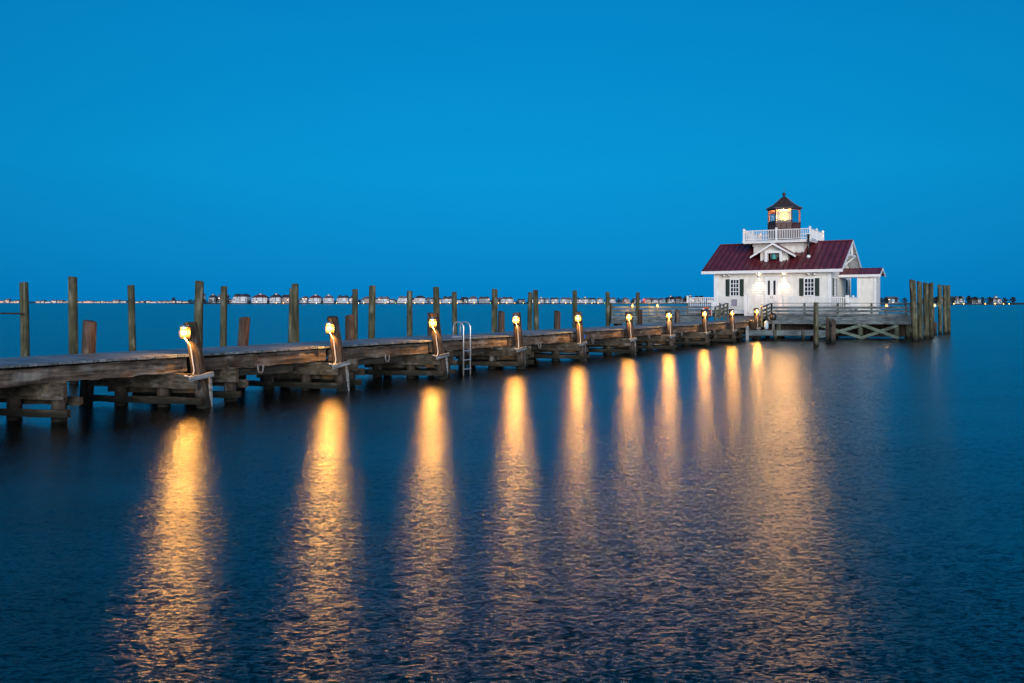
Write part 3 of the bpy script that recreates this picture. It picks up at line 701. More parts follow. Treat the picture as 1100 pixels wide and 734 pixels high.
# short brown stub piles on the far side of the deck
SLAB = {93: 'short brown leaning stub pile at the near end behind the pier deck', 258: 'short brown stub pile leaning right behind the deck, second from left', 376: 'short brown stub pile right of the second lamp post',
        462: 'short brown stub pile hidden behind the lamp left of the ladder', 538: 'short brown stub pile just left of the lamp after the ladder', 598: 'short brown stub pile just left of the fifth lamp post', 686: 'short brown stub pile beside the last tall piling', 728: 'short brown stub pile between the seventh and eighth lamps'}
for px, top, wpx, ln in ((93, 345.5, 14, 0.10), (258, 342, 12, 0.14), (376, 339, 10, -0.02), (463, 337, 8, 0), (538, 335, 7.5, 0.02), (598, 334.5, 7, 0.03), (687, 333.5, 5.5, 0.02), (727, 333, 5.5, 0.02)):
    t = t_at(px, -2.9); p = P0 + OUT * -2.9 + AL * t; zt = zat(top, p.y); r = wpx * p.y / FPX / 2
    q = MB(); q.pile((-ln, 0, -1.4), (ln, 0, zt), r * 1.05, r * 0.95, rough=0.05, seed=px * 0.1, slant=0.03, n=16, seg=9)
    o = q.build('stub_pile', 'brown_z'); o.location = p; o.rotation_euler = (0, 0, -0.2)
    tag(o, SLAB.get(px, SLAB[462] if px == 463 else (SLAB[686] if px == 687 else SLAB[728])), 'pile', 'stub piles behind the deck')

# tall mooring pilings standing in the water behind the pier
tall = [(27, 304, 8.6, 31.5), (79, 298, 9.0, 24.75), (142, 307, 7.2, 35.0), (213, 302.5, 9.2, 28.9), (240, 308, 7.0, 37.0), (312.5, 310, 5.6, 43), (317.8, 305.5, 7.4, 33), (381, 311, 6.2, 44.5),
        (399, 307.5, 7.2, 36.5), (440, 313, 6.0, 52), (469.5, 309, 6.6, 40.8), (488.5, 314, 5.4, 56), (531, 311, 6.2, 46.2), (569, 314.5, 5.0, 60), (576, 312, 5.6, 49.5), (617.5, 312.5, 5.0, 53), (653, 314, 4.6, 56.5), (684.5, 314.5, 4.4, 57.0)]
TNAME = ['leftmost', 'second', 'third', 'fourth', 'fifth', 'thinner left one of the touching pair', 'taller speckled right one of the touching pair', 'seventh', 'eighth', 'ninth', 'tenth', 'eleventh', 'twelfth', 'shorter left one of the close pair', 'taller right one of the close pair', 'fifteenth', 'sixteenth', 'last']
TL = []
for i, (px, top, wpx, Y) in enumerate(tall):
    nm = TNAME[i]
    if 'pair' in nm: lab = 'tall green-brown mooring piling, ' + nm + (' behind the second bay' if i < 8 else ' left of the fifth lamp')
    elif nm == 'last': lab = 'tall green-brown mooring piling at the corner of the far railing'
    elif nm == 'leftmost': lab = 'tall green-brown mooring piling, leftmost, with a pole fixed to it'
    elif i == 11: lab = 'tall thin green-brown mooring piling right behind the silver ladder'
    else: lab = f'tall green-brown mooring piling, {nm} of the row behind the pier'
    x = xat(px, Y); zt = zat(top, Y); r = wpx * Y / FPX / 2
    q = MB(); ln = random.uniform(-0.055, 0.055)
    q.pile((ln, 0, -1.5), (-ln, 0, zt), r * 1.08, r * 0.97, rough=0.035, seed=i * 3.3, slant=0.015, n=16, seg=9)
    o = q.build('mooring_piling', 'green_z'); o.location = (x, Y, 0); tag(o, lab, 'piling', 'tall mooring pilings behind the pier')
# pole reaching in from the left at the first tall piling
q = MB(); q.tube([(xat(27, 31.3), 31.2, 1.98), (xat(-60, 31.3), 30.6, 2.05), (xat(-190, 31.3), 30.2, 2.02)], 0.032, 8)
tag(q.build('boom_pole', 'under_y'), 'dark horizontal pole reaching in from the left at the first tall piling', 'pole')
q = MB(); q.pile((0, 0, -1.5), (0, 0, 3.2), 0.16, 0.14, seed=77); o = q.build('mooring_piling', 'green_z'); o.location = (xat(-192, 30.2) , 30.4, 0)
tag(o, 'tall piling holding the outer end of the dark pole, beyond the left edge', 'piling', 'tall mooring pilings behind the pier')

# chrome swim ladder
tl = t_at(499, -0.2); lad = thing('swim_ladder', 'silver tube swim ladder with hooped handrails on the pier edge', 'ladder', P0 + AL * tl, -PA)
for s, nm in ((-0.19, 'rail'), (0.19, 'rail')):
    pts = [(-0.10, s, -0.35), (-0.10, s, 1.55)]
    for k in range(1, 10):
        a = math.pi * k / 10; pts.append((-0.10 - 0.21 + 0.21 * math.cos(a), s, 1.55 + 0.20 * math.sin(a)))
    pts += [(-0.52, s, 1.55), (-0.52, s, DK + 0.02)]
    q = MB(); q.tube(pts, 0.026, 8); q.build('rail', 'alu', lad)
for z in (-0.1, 0.2, 0.5, 0.8):
    q = MB(); q.bar((-0.10, -0.19, z), (-0.10, 0.19, z), 0.07, 0.03); q.build('rung', 'alu', lad)
q = MB(); q.bar((-0.52, -0.25, DK + 0.05), (-0.52, 0.25, DK + 0.05), 0.06, 0.05); q.build('foot_bar', 'alu', lad)

# ------------------------------------------------------------------ boardwalk platform at the end
PZ = 1.47
PA_, PB_ = Vector((17.0, 55.6)), Vector((25.5, 54.0))
poly = [(6.6, 55.6), (13.0, 56.6), tuple(PA_), tuple(PB_), (32.4, 65.0), (24.0, 71.5), (12.0, 65.6), (12.4, 59.4), (6.75, 58.4)]
plat = thing('boardwalk_platform', 'grey timber boardwalk platform on braced piles around the white cottage', 'platform', (0, 0, 0))
# deck boards run parallel to the front edge, clipped to the outline
def clip_rows(poly, y0, y1):
    """part of a polygon between two rows (Sutherland-Hodgman)"""
    def half(p, keep, ycut):
        o = []
        for i in range(len(p)):
            a, b = p[i], p[(i + 1) % len(p)]
            ka, kb = keep(a), keep(b)
            if ka: o.append(a)
            if ka != kb:
                t = (ycut - a[1]) / (b[1] - a[1]); o.append((a[0] + (b[0] - a[0]) * t, ycut))
        return o
    p = half(poly, lambda q: q[1] >= y0, y0)
    return half(p, lambda q: q[1] <= y1, y1) if len(p) > 2 else []
q = MB()
main = [tuple(PA_), tuple(PB_), (32.4, 65.0), (24.0, 71.5), (12.0, 65.6), (12.4, 59.4), (14.6, 58.6)]
y = 53.9
while y < 71.6:
    c = clip_rows(main, y, y + 0.135)
    if len(c) > 2: q.prism(c, PZ - 0.05, PZ)
    y += 0.145
q.build('deck', 'deck_x', plat)
q = MB(); y = 55.0
west = [(6.6, 55.6), (13.0, 56.6), (14.5, 58.55), (12.35, 59.35), (6.75, 58.4)]
while y < 60:
    c = clip_rows(west, y, y + 0.135)
    if len(c) > 2: q.prism(c, PZ - 0.052, PZ - 0.002)
    y += 0.145
q.build('deck', 'deck_x', plat)
def fascia(a, b, z0, z1, th=0.06, name='fascia', m='treat_x', boards=1):
    q = MB(); h = (z1 - z0) / boards
    for k in range(boards):
        q.bar((a[0], a[1], z0 + h * (k + 0.5)), (b[0], b[1], z0 + h * (k + 0.5)), th, h - 0.012, seg=4, rough=0.006, seed=k + a[0])
    return q.build(name, m, plat)
fascia((PA_.x, PA_.y - 0.05), (PB_.x + 0.05, PB_.y - 0.05), 0.98, 1.46, boards=2)
fascia((PB_.x + 0.06, PB_.y), (32.45, 65.0), 0.98, 1.46, boards=2)
fascia((6.6, 55.55), (13.0, 56.55), 0.98, 1.46, boards=2)
fascia((6.6, 55.6), (6.75, 58.4), 0.98, 1.46, boards=2)
# piles below
fp = []
for px in (837, 877.5, 925, 964):
    f = ((px - 550) / FPX); dd = PB_ - PA_; s = (f * PA_.y - PA_.x) / (dd.x - f * dd.y); p = PA_ + dd * s; fp.append((p.x, p.y + 0.16))
for (x, y) in fp + [(7.2, 56.0), (10.2, 56.4), (7.2, 58), (26.7, 56.6), (28.2, 59.2), (30, 62), (18, 59), (21, 58.5), (24, 58), (16, 62), (20, 62), (24, 62), (27, 64), (14, 60.5)]:
    q = MB(); q.pile((x, y, -1.5), (x, y, 1.4), 0.17, 0.16, seed=x, n=12); q.build('pile', 'treat_z', plat)
def brace(a, b, z0, z1, off):
    q = MB(); q.bar((a[0], a[1] - off, z0), (b[0], b[1] - off, z1), 0.07, 0.19); q.build('cross_brace', 'brace', plat)
brace(fp[2], fp[3], 0.95, 0.10, 0.30); brace((fp[2][0], fp[2][1]), (fp[3][0], fp[3][1]), 0.10, 0.92, 0.22)
brace(fp[1], fp[2], 0.95, 0.10, 0.30); brace(fp[1], fp[2], 0.10, 0.92, 0.22)
# dark board skirt behind the first piles; dark screen added as under-deck shade
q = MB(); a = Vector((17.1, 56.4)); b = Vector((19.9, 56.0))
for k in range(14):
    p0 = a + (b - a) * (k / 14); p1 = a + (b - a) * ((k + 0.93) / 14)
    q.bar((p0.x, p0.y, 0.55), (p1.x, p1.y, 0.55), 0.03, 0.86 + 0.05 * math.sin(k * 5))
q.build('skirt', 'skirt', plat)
q = MB(); q.bar((17.1, 58.2, 0.72), (26.8, 56.6, 0.72), 0.1, 1.3, seg=1); q.build('dark_screen', 'skirt', plat)  # tall dark sheet standing in for shade below the platform

def railing(name, label, pts, z0, cat='railing', hr=0.90, step=2.2, zend=None, boards=(0.13, 0.36, 0.59), wood_='treat', first_post=True):
    """timber guard rail along a polyline (posts, rails, cap); zend lets it slope"""
    rt = thing(name, label, cat, (pts[0][0], pts[0][1], z0), 0, 'timber railings of the boardwalk')
    o = Vector((pts[0][0], pts[0][1], 0)); tot = sum((Vector(pts[i + 1]) - Vector(pts[i])).length for i in range(len(pts) - 1)); run = 0
    for i in range(len(pts) - 1):
        a, b = Vector((*pts[i], 0)) - o, Vector((*pts[i + 1], 0)) - o; ln = (b - a).length
        dz = 0 if zend is None else (zend - z0)
        za, zb = dz * run / tot, dz * (run + ln) / tot; run += ln
        d = (b - a) / ln; nn = Vector((d.y, -d.x, 0)) * 0.065
        n = max(1, round(ln / step))
        for k in range(n + 1):
            if k == n and i < len(pts) - 2: continue
            p = a + (b - a) * (k / n); zz = za + (zb - za) * k / n
            q = MB(); q.box(p.x - 0.05, p.x + 0.05, p.y - 0.05, p.y + 0.05, zz - 0.35, zz + hr - 0.042); q.build('post', wood_ + '_z', rt)
        for h in boards:
            q = MB(); q.bar(a + nn + Vector((0, 0, za + h)), b + nn + Vector((0, 0, zb + h)), 0.03, 0.15, seg=4, rough=0.006, seed=h * 9 + i); q.build('rail_board', wood_ + '_x', rt)
        q = MB(); q.bar(a + Vector((0, 0, za + hr - 0.02)), b + Vector((0, 0, zb + hr - 0.02)), 0.16, 0.042); q.build('cap_rail', wood_ + '_x', rt)
    return rt
fr0 = (PA_.x + 0.25, PA_.y + 0.06); fr1 = (PB_.x - 0.08, PB_.y + 0.08)
railing('timber_railing', 'grey timber railing along the water front of the platform below the cottage windows', [fr0, fr1, (27.6, 57.3)], PZ, step=2.15)
railing('timber_railing', 'grey timber railing at the back of the left boardwalk, holding the life ring', [(6.8, 57.0), (6.85, 58.25), (12.4, 59.2), (14.5, 58.4)], PZ, step=2.4)
railing('timber_railing', 'short sloping railing left of the ramp, lit orange by the lamp', [(15.0, 58.3), (13.25, 54.6)], PZ, zend=DK, step=1.6)
railing('timber_railing', 'short sloping railing right of the ramp, above the dark rope heap', [fr0, (16.0, 53.7)], PZ, zend=DK, step=1.1)
# ramp between the pier deck and the platform
e0 = P0 + AL * END; rp = MB()
a0 = P0 + OUT * -0.40 + AL * (END - 0.3); a1 = P0 + OUT * -2.75 + AL * (END - 0.3)
b0 = Vector((16.95, 56.2, 0)); b1 = Vector((14.8, 58.3, 0))
for k in range(16):
    f0, f1 = k / 16, (k + 0.93) / 16
    z0, z1 = DK + 0.03 + (PZ + 0.008 - DK - 0.03) * f0, DK + 0.03 + (PZ + 0.008 - DK - 0.03) * f1
    p = [a0.lerp(b0, f0), a1.lerp(b1, f0), a1.lerp(b1, f1), a0.lerp(b0, f1)]
    rp.extrude([(p[0].x, p[0].y, z0), (p[1].x, p[1].y, z0), (p[2].x, p[2].y, z1), (p[3].x, p[3].y, z1)], (0, 0, -0.05))
tag(rp.build('ramp', 'deck_x'), 'short plank ramp joining the pier to the boardwalk platform', 'ramp')

# low landing dock in front of the platform
ld = thing('landing_dock', 'low narrow landing dock close to the water below the platform railing', 'dock', (14.9, 53.2, 0))
q = MB(); q.bar((0, 0, 0.47), (5.3, -0.25, 0.47), 0.09, 0.34, seg=10, rough=0.012); q.build('fascia', 'treat_x', ld)
q = MB()
for k in range(38):
    x = 0.02 + k * 0.139; q.box(x, x + 0.128, 0.06 - x * 0.045, 1.2 - x * 0.045, 0.58, 0.63)
q.build('deck', 'treat_y', ld)
for x in (0.0, 1.75, 3.5, 5.2):
    q = MB(); q.box(x - 0.09, x + 0.09, -0.14 - x * 0.045, -0.05 - x * 0.045, -1.0, 0.66 if x else 0.92); q.build('post', 'treat_z' if x else 'bracket', ld)
# gear on the landing
rh = thing('rope_heap', 'dark heap of coiled rope and hose on the low landing beside the last lamp', 'rope', (15.55, 53.75, 0.63))
q = MB(); pts = []
for k in range(120):
    a = k * 0.42; rr = 0.34 - 0.0009 * k + 0.05 * math.sin(k * 1.3); pts.append((rr * math.cos(a) * 1.1, rr * math.sin(a) * 0.7, 0.04 + 0.0042 * k + 0.03 * math.sin(k * 0.9)))
q.tube(pts, 0.035, 6); q.build('rope_coil', 'rope', rh)
q = MB(); pts = [(-0.65, 0, 0.0), (-0.62, 0, 0.35), (-0.48, 0, 0.58), (-0.25, 0, 0.62), (-0.05, 0, 0.45), (0.2, 0, 0.25), (0.55, -.05, 0.22), (0.9, 0, 0.3)]
q.tube(pts, 0.07, 8); q.build('hose', 'black', rh)
fd = MB(); fd.lathe([(0.03, 0), (0.12, 0.06), (0.14, 0.2), (0.14, 0.42), (0.11, 0.52), (0.03, 0.58)], (0, 0, 0), 14)
o = fd.build('boat_fender', 'fender'); o.location = (16.25, 53.55, 0.66); tag(o, 'pale blue boat fender standing beside the dark rope heap', 'fender')
oc = thing('outboard_motor', 'dark outboard motor stored upright behind the pale fender', 'motor', (16.75, 53.75, 0.63))
q = MB(); q.lathe([(0.12, 0.62), (0.20, 0.70), (0.21, 0.95), (0.14, 1.07), (0.03, 1.1)], (0, 0, 0), 14); q.build('cowling', 'black', oc)
q = MB(); q.bar((0, 0, 0.0), (0, 0, 0.64), 0.12, 0.16); q.bar((0.0, -0.05, 0.1), (0.0, 0.25, 0.06), 0.03, 0.1); q.bar((0, 0, 0.5), (-0.42, -0.1, 0.66), 0.04, 0.04); q.build('shaft', 'black', oc)

# free piles in front of the platform
Y = ywater(372.5); q = MB(); q.pile((0, 0, -1.5), (0.0, 0, zat(325.3, Y)), 0.135, 0.13, seed=5, rough=0.04)
o = q.build('mooring_piling', 'green_z'); o.location = (xat(876.5, Y), Y, 0); tag(o, 'single free standing piling in front of the platform railing', 'piling')
for px, top, bot, wpx, lab in ((889.5, 342, 368, 5.5, 'broken grey pile stump, left of the pair by the cross braces'), (895, 344, 368.4, 5.0, 'broken dark pile stump, right of the pair by the cross braces')):
    Y = ywater(bot); q = MB(); r = wpx * Y / FPX / 2
    q.pile((0, 0, -1.4), (0.02, 0, zat(top, Y)), r, r * 0.9, seed=px, rough=0.12, slant=0.10, n=16, seg=9)
    o = q.build('pile_stump', 'pier_z'); o.location = (xat(px, Y), Y, 0); tag(o, lab, 'pile', 'broken pile stumps')

# leaning dolphin piles right of the platform
dl = [(981, 984.5, 301.3, 366.5, 6.4, 'nearest and tallest leaning dolphin pile, left end of the clump'), (988.5, 989.5, 303.2, 366, 5.2, 'second dolphin pile from the left, touching the tallest'),
      (995.3, 995.5, 304.5, 364.5, 5.4, 'third dolphin pile from the left, left of the pale lamp'), (1000.8, 1000.5, 304.6, 363.5, 4.8, 'fourth dolphin pile from the left, touching the third'),
      (1010, 1010.5, 306.5, 359.4, 4.0, 'thin dolphin pile right of the pale lamp'), (1015.5, 1015.8, 307, 359, 4.2, 'next to last dolphin pile, lit yellow by the pale lamp'), (1019.3, 1019.5, 307.2, 358.4, 3.8, 'last dolphin pile at the right end of the clump')]
for pt, pb, top, bot, wpx, lab in dl:
    Y = ywater(bot); x = xat(pb, Y); r = wpx * Y / FPX / 2
    q = MB(); q.pile((0, 0, -1.5), (xat(pt, Y) - x, 0.1, zat(top, Y)), r * 1.03, r, seed=pb, rough=0.035, slant=0.06, n=16, seg=9)
    o = q.build('dolphin_pile', 'green_z'); o.location = (x, Y, 0); tag(o, lab, 'piling', 'dolphin piles right of the platform')
Y = 62.0; q = MB(); q.pile((0, 0, -1.4), (0, 0, zat(346, Y)), 0.16, 0.15, seed=8); o = q.build('stub_pile', 'brown_z'); o.location = (xat(1004, Y), Y, 0)
tag(o, 'short brown pile below the pale lamp among the dolphin piles', 'pile')

# small rail lamps
def rail_lamp(px, py, Y, label, watt=60, r=0.09, zfoot=PZ, pale=False):
    x = xat(px, Y); z = zat(py, Y)
    rt = thing('rail_lamp', label, 'lamp', (x, Y, zfoot), 0, 'small lamps on the boardwalk railing')
    lamp_globe(rt, (0, 0, z - zfoot), r / 0.105, 'bulb_pale' if pale else 'bulb', 'halo_jar_pale' if pale else 'halo_jar', watt, (1.0, 0.75, 0.3) if pale else AMBER)
    q = MB(); q.lathe([(0.05, 0), (0.055, 0.04), (0.02, 0.07)], (0, 0, z - zfoot + r), 10); q.bar((0, 0, z - zfoot + r + 0.05), (0, 0.14, z - zfoot + r + 0.05), 0.03, 0.03); q.build('lamp_cap', 'grey_metal', rt)
    q = MB(); q.bar((0, 0.15, -0.3), (0, 0.15, z - zfoot + 0.2), 0.06, 0.06); q.build('bracket', 'treat_z', rt)
rail_lamp(679.5, 328.5, 57.9, 'small amber lamp on the left boardwalk railing, left of the last tall piling')
rail_lamp(706.5, 328.5, 58.2, 'small amber lamp on the left boardwalk railing, right of the last tall piling')
rail_lamp(818.5, 330.5, 55.2, 'small amber lamp at the corner of the platform railing above the rope heap', 90, r=0.10)
rail_lamp(952.5, 328.5, 56.6, 'small amber lamp by the right end of the platform railing', 14, r=0.10)
rail_lamp(1004.3, 328.2, 63.0, 'pale yellow lamp on a pole among the dolphin piles', 4, 0.10, 0.2, pale=True)

# life ring, chair, sign on the boardwalk
lr = thing('life_ring', 'orange life ring hanging on the boardwalk railing left of the cottage', 'life ring', (xat(760, 58.0), 58.35, zat(336, 58.2)))
pts = [(0.30 * math.cos(a * math.pi / 12), 0, 0.34 * math.sin(a * math.pi / 12)) for a in range(24)]
q = MB(); q.tube(pts, 0.075, 10, closed=True); q.build('ring', 'orange', lr)
for a in (45, 135, 225, 315):
    q = MB(); c = Vector((0.30 * math.cos(R(a)), 0, 0.34 * math.sin(R(a)))); dt = Vector((-math.sin(R(a)), 0, math.cos(R(a)))) * 0.05
    q.tube([c - dt, c + dt], 0.081, 10); q.build('band', 'trim', lr)
ch = thing('slatted_chair', 'white slatted chair on the boardwalk right of the life ring', 'chair', (xat(768, 57.4), 57.3, PZ), R(165))
q = MB(); q.box(-0.26, 0.26, -0.25, 0.24, 0.40, 0.44); q.build('seat', 'white', ch)
for sx in (-0.24, 0.24):
    for sy in (-0.22, 0.22):
        q = MB(); q.box(sx - 0.025, sx + 0.025, sy - 0.025, sy + 0.025, 0.0, 0.398); q.build('leg', 'white', ch)
q = MB()
for k in range(5):
    x = -0.22 + 0.11 * k; q.bar((x, -0.26, 0.44), (x, -0.34, 0.92 + 0.06 * (1 - (x / 0.22) ** 2)), 0.05, 0.02, up=(0, 1, 0))
q.bar((-0.25, -0.33, 0.90), (0.25, -0.33, 0.90), 0.03, 0.06); q.build('backrest', 'white', ch)

# ------------------------------------------------------------------ the cottage lighthouse (local x along the front, y to the back)
HA = R(31.0); FR = Vector((21.66, 57.0, 0))
HD = 1.85
UX = Vector((math.cos(HA), -math.sin(HA), 0)); VX = Vector((math.sin(HA), math.cos(HA), 0))
def u_at(px, v=0.0):
    k = (px - 550) / FPX; p = FR + VX * v
    return (k * p.y - p.x) / (UX.x - k * UX.y)
def loc(u, v, z=0): return FR + UX * u + VX * v + Vector((0, 0, z))
def hz(py, u, v): return zat(py, loc(u, v).y)

hdk = thing('cottage_deck', 'white painted deck carrying the cottage, with steps on its front', 'deck', FR, -HA)
q = MB()
y = -1.65
while y < 8.9: q.box(-9.6, 1.45 if y < 2.6 else 2.7, y, y + 0.13, HD - 0.04, HD); y += 0.14
q.build('deck_boards', 'deck_x', hdk)
q = MB(); q.box(-9.62, 1.47, -1.72, -1.66, 1.62, HD + 0.005); q.box(-9.66, -9.61, -1.72, 8.9, 1.62, HD + 0.005); q.box(1.46, 1.52, -1.72, 2.55, 1.62, HD + 0.005); q.box(1.53, 2.7, 2.52, 2.58, 1.62, HD + 0.005); q.build('fascia', 'white', hdk)
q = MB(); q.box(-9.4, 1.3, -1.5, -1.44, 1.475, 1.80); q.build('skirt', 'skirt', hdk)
for k in range(2):
    q = MB(); q.box(-5.0, -3.1, -2.30 + 0.28 * k, -1.74, PZ + 0.02 + 0.15 * k, PZ + 0.15 + 0.15 * k); q.build('step', 'white', hdk)
q = MB(); q.box(-5.22, -5.02, -2.35, -2.2, PZ + 0.01, 2.95); q.box(-5.26, -4.98, -2.39, -2.16, 2.95, 3.0); q.build('newel_post', 'trim', hdk)
q = MB(); q.box(-3.02, -2.80, -1.85, -1.74, PZ + 0.01, 2.85); q.box(-3.05, -2.77, -1.88, -1.71, 2.85, 2.9); q.build('newel_post', 'trim', hdk)

def white_rail(label, a, b, z0=HD, h=0.88, post_every=2.6, parent=None, bal=0.13):
    """white baluster railing between two local points"""
    rt = parent or thing('white_railing', label, 'railing', FR, -HA, 'white railings of the cottage deck')
    a, b = Vector((*a, 0)), Vector((*b, 0)); ln = (b - a).length; n = max(1, round(ln / post_every))
    for k in range(n + 1):
        p = a.lerp(b, k / n); q = MB(); q.box(p.x - 0.055, p.x + 0.055, p.y - 0.055, p.y + 0.055, z0 + 0.003, z0 + h + 0.10); q.lathe([(0.085, 0), (0.085, 0.03), (0.01, 0.06)], (p.x, p.y, z0 + h + 0.10), 4, R(45), False); q.build('post', 'trim', rt)
    for k in range(n):
        p, r_ = a.lerp(b, k / n), a.lerp(b, (k + 1) / n); d = (r_ - p).normalized() * 0.06; p, r_ = p + d, r_ - d
        q = MB(); up = Vector((0, 0, 1))
        q.bar(p + up * (z0 + h), r_ + up * (z0 + h), 0.09, 0.05); q.bar(p + up * (z0 + 0.12), r_ + up * (z0 + 0.12), 0.06, 0.05)
        m_ = int((r_ - p).length / bal)
        for i in range(1, m_):
            c = p.lerp(r_, i / m_); q.box(c.x - 0.022, c.x + 0.022, c.y - 0.022, c.y + 0.022, z0 + 0.145, z0 + h - 0.025)
        q.build('baluster_panel', 'trim', rt)
    return rt
white_rail('white baluster railing at the front left of the cottage deck', (-9.5, -1.6), (-5.1, -1.6))
white_rail('white baluster railing at the front right below the shuttered window', (-2.85, -1.6), (1.3, -1.6))
white_rail('white baluster railing turning back towards the covered annex', (1.38, -1.48), (1.38, 2.5))

cot = thing('lighthouse_cottage', 'white clapboard cottage with red metal roof and lit lantern tower on top', 'lighthouse', FR, -HA)
WT = 4.60
ZR, ZE = 6.86, 4.66           # ridge and eave
def lap(q, a, b, nrm, z0, z1, shrink=None, step=0.17):
    """clapboards on one wall face from a to b (local xy)"""
    a, b = Vector((*a, 0)), Vector((*b, 0)); nrm = Vector((*nrm, 0)); z = z0
    while z < z1 - 0.01:
        zt = min(z + step, z1); f0, f1 = (0, 1)
        aa, bb = a, b; at_, bt_ = a, b
        if shrink: (aa, bb), (at_, bt_) = shrink(z), shrink(zt)
        up = Vector((0, 0, 1))
        q.add([aa + up * z, bb + up * z, bb + nrm * 0.045 + up * z, aa + nrm * 0.045 + up * z, at_ + nrm * 0.003 + up * zt, bt_ + nrm * 0.003 + up * zt],
              [(0, 1, 2, 3), (3, 2, 5, 4)])
        z += step
q = MB()
q.box(-7.998, -0.002, 0.002, 7.998, HD, WT)
lap(q, (-8, 0), (0, 0), (0, -1), HD, WT); lap(q, (0, 0), (0, 8), (1, 0), HD, WT); lap(q, (-8, 8), (-8, 0), (-1, 0), HD, WT); lap(q, (0, 8), (-8, 8), (0, 1), HD, WT)
q.build('wall', 'siding', cot)
for u, s in ((0, 1), (-8, -1)):
    q = MB(); q.extrude([(u - s * 0.05, 0.0, WT), (u - s * 0.05, 8.0, WT), (u - s * 0.05, 4.0, ZR - 0.22)], (s * 0.05, 0, 0))
    def tri(z, u=u):
        f = (z - WT) / (ZR - 0.22 - WT); return Vector((u, 4 * f, 0)), Vector((u, 8 - 4 * f, 0))
    lap(q, (u, 0), (u, 8), (s, 0), WT, ZR - 0.25, shrink=tri)
    q.build('gable_wall', 'siding', cot)
for (u, v) in ((-8, 0), (0, 0), (0, 8), (-8, 8)):
    su = 1 if u == 0 else -1; sv = -1 if v == 0 else 1
    q = MB(); q.box(u + su * 0.055, u - su * 0.16, v + sv * 0.055, v + sv * 0.001, HD, WT - 0.03); q.box(u + su * 0.055, u + su * 0.001, v + sv * 0.0, v - sv * 0.16, HD, WT - 0.03)
    q.build('corner_board', 'trim', cot)
q = MB(); q.box(-8, 0, -0.065, -0.046, WT - 0.20, WT); q.build('frieze_board', 'trim', cot)
# main roof
OVU, OVV = 0.82, 0.50
sl = (ZR - ZE) / (4 + OVV)
def rz(v): return ZE + (v + OVV) * sl if v <= 4 else ZE + (8 + OVV - v) * sl
q = MB(); th = 0.09
for s in (0, 1):
    def V(v): return v if s == 0 else 8 - v
    q.extrude([(-8 - OVU, V(-OVV), ZE), (-8 - OVU, V(4), ZR), (-8 - OVU, V(4), ZR - th), (-8 - OVU, V(-OVV), ZE - th)], (8 + 2 * OVU, 0, 0))
q.bar((-8 - OVU, 4, ZR + 0.01), (OVU, 4, ZR + 0.01), 0.22, 0.06)
roof = q.build('roof', 'red', cot)
q = MB()
for s in (0, 1):
    def V(v): return v if s == 0 else 8 - v
    q.extrude([(-8 - OVU + 0.02, V(-OVV + 0.02), ZE - th - 0.003), (-8 - OVU + 0.02, V(3.98), ZR - th - 0.012), (-8 - OVU + 0.02, V(3.98), ZR - th - 0.04), (-8 - OVU + 0.02, V(-OVV + 0.02), ZE - th - 0.03)], (8 + 2 * OVU - 0.04, 0, 0))
q.build('soffit', 'trim', roof)
q = MB(); u = -8 - OVU + 0.03
while u < OVU:
    q.bar((u, -OVV, ZE + 0.025), (u, 3.9, rz(3.9) + 0.025), 0.055, 0.07); q.bar((u, 8 + OVV, ZE + 0.025), (u, 4.1, rz(4.1) + 0.025), 0.055, 0.07); u += 0.405
q.build('standing_seams', 'rib', roof)
q = MB()
q.box(-8 - OVU, OVU, -OVV - 0.03, -OVV - 0.001, ZE - 0.20, ZE - 0.004); q.box(-8 - OVU, OVU, 8 + OVV + 0.001, 8 + OVV + 0.03, ZE - 0.20, ZE - 0.004)
q.box(-8 - OVU, OVU, -OVV, 0, ZE - 0.20, ZE - 0.17); q.box(-8 - OVU, OVU, 8, 8 + OVV, ZE - 0.20, ZE - 0.17)
q.build('eave_board', 'trim', roof)
for u, s in ((OVU, 1), (-8 - OVU, -1)):
    q = MB()
    for (va, vb) in ((-OVV, 4), (8 + OVV, 4)):
        q.extrude([(u, va, ZE - 0.005), (u, vb, ZR - 0.005), (u, vb, ZR - 0.24), (u, va, ZE - 0.20)], (s * 0.04, 0, 0))
    q.build('bargeboard', 'trim', roof)
q = MB(); z = 5.75; q.bar((OVU - 0.06, 2.6, z), (OVU - 0.06, 5.4, z), 0.09, 0.13); q.bar((OVU - 0.06, 4, z), (OVU - 0.06, 4, ZR - 0.2), 0.09, 0.1)
q.bar((OVU - 0.06, 5.0, z - 0.03), (0.04, 4.2, 4.95), 0.08, 0.09); q.bar((OVU - 0.06, 3.0, z - 0.03), (0.04, 3.6, 4.95), 0.08, 0.09)
q.build('gable_truss', 'trim', roof)

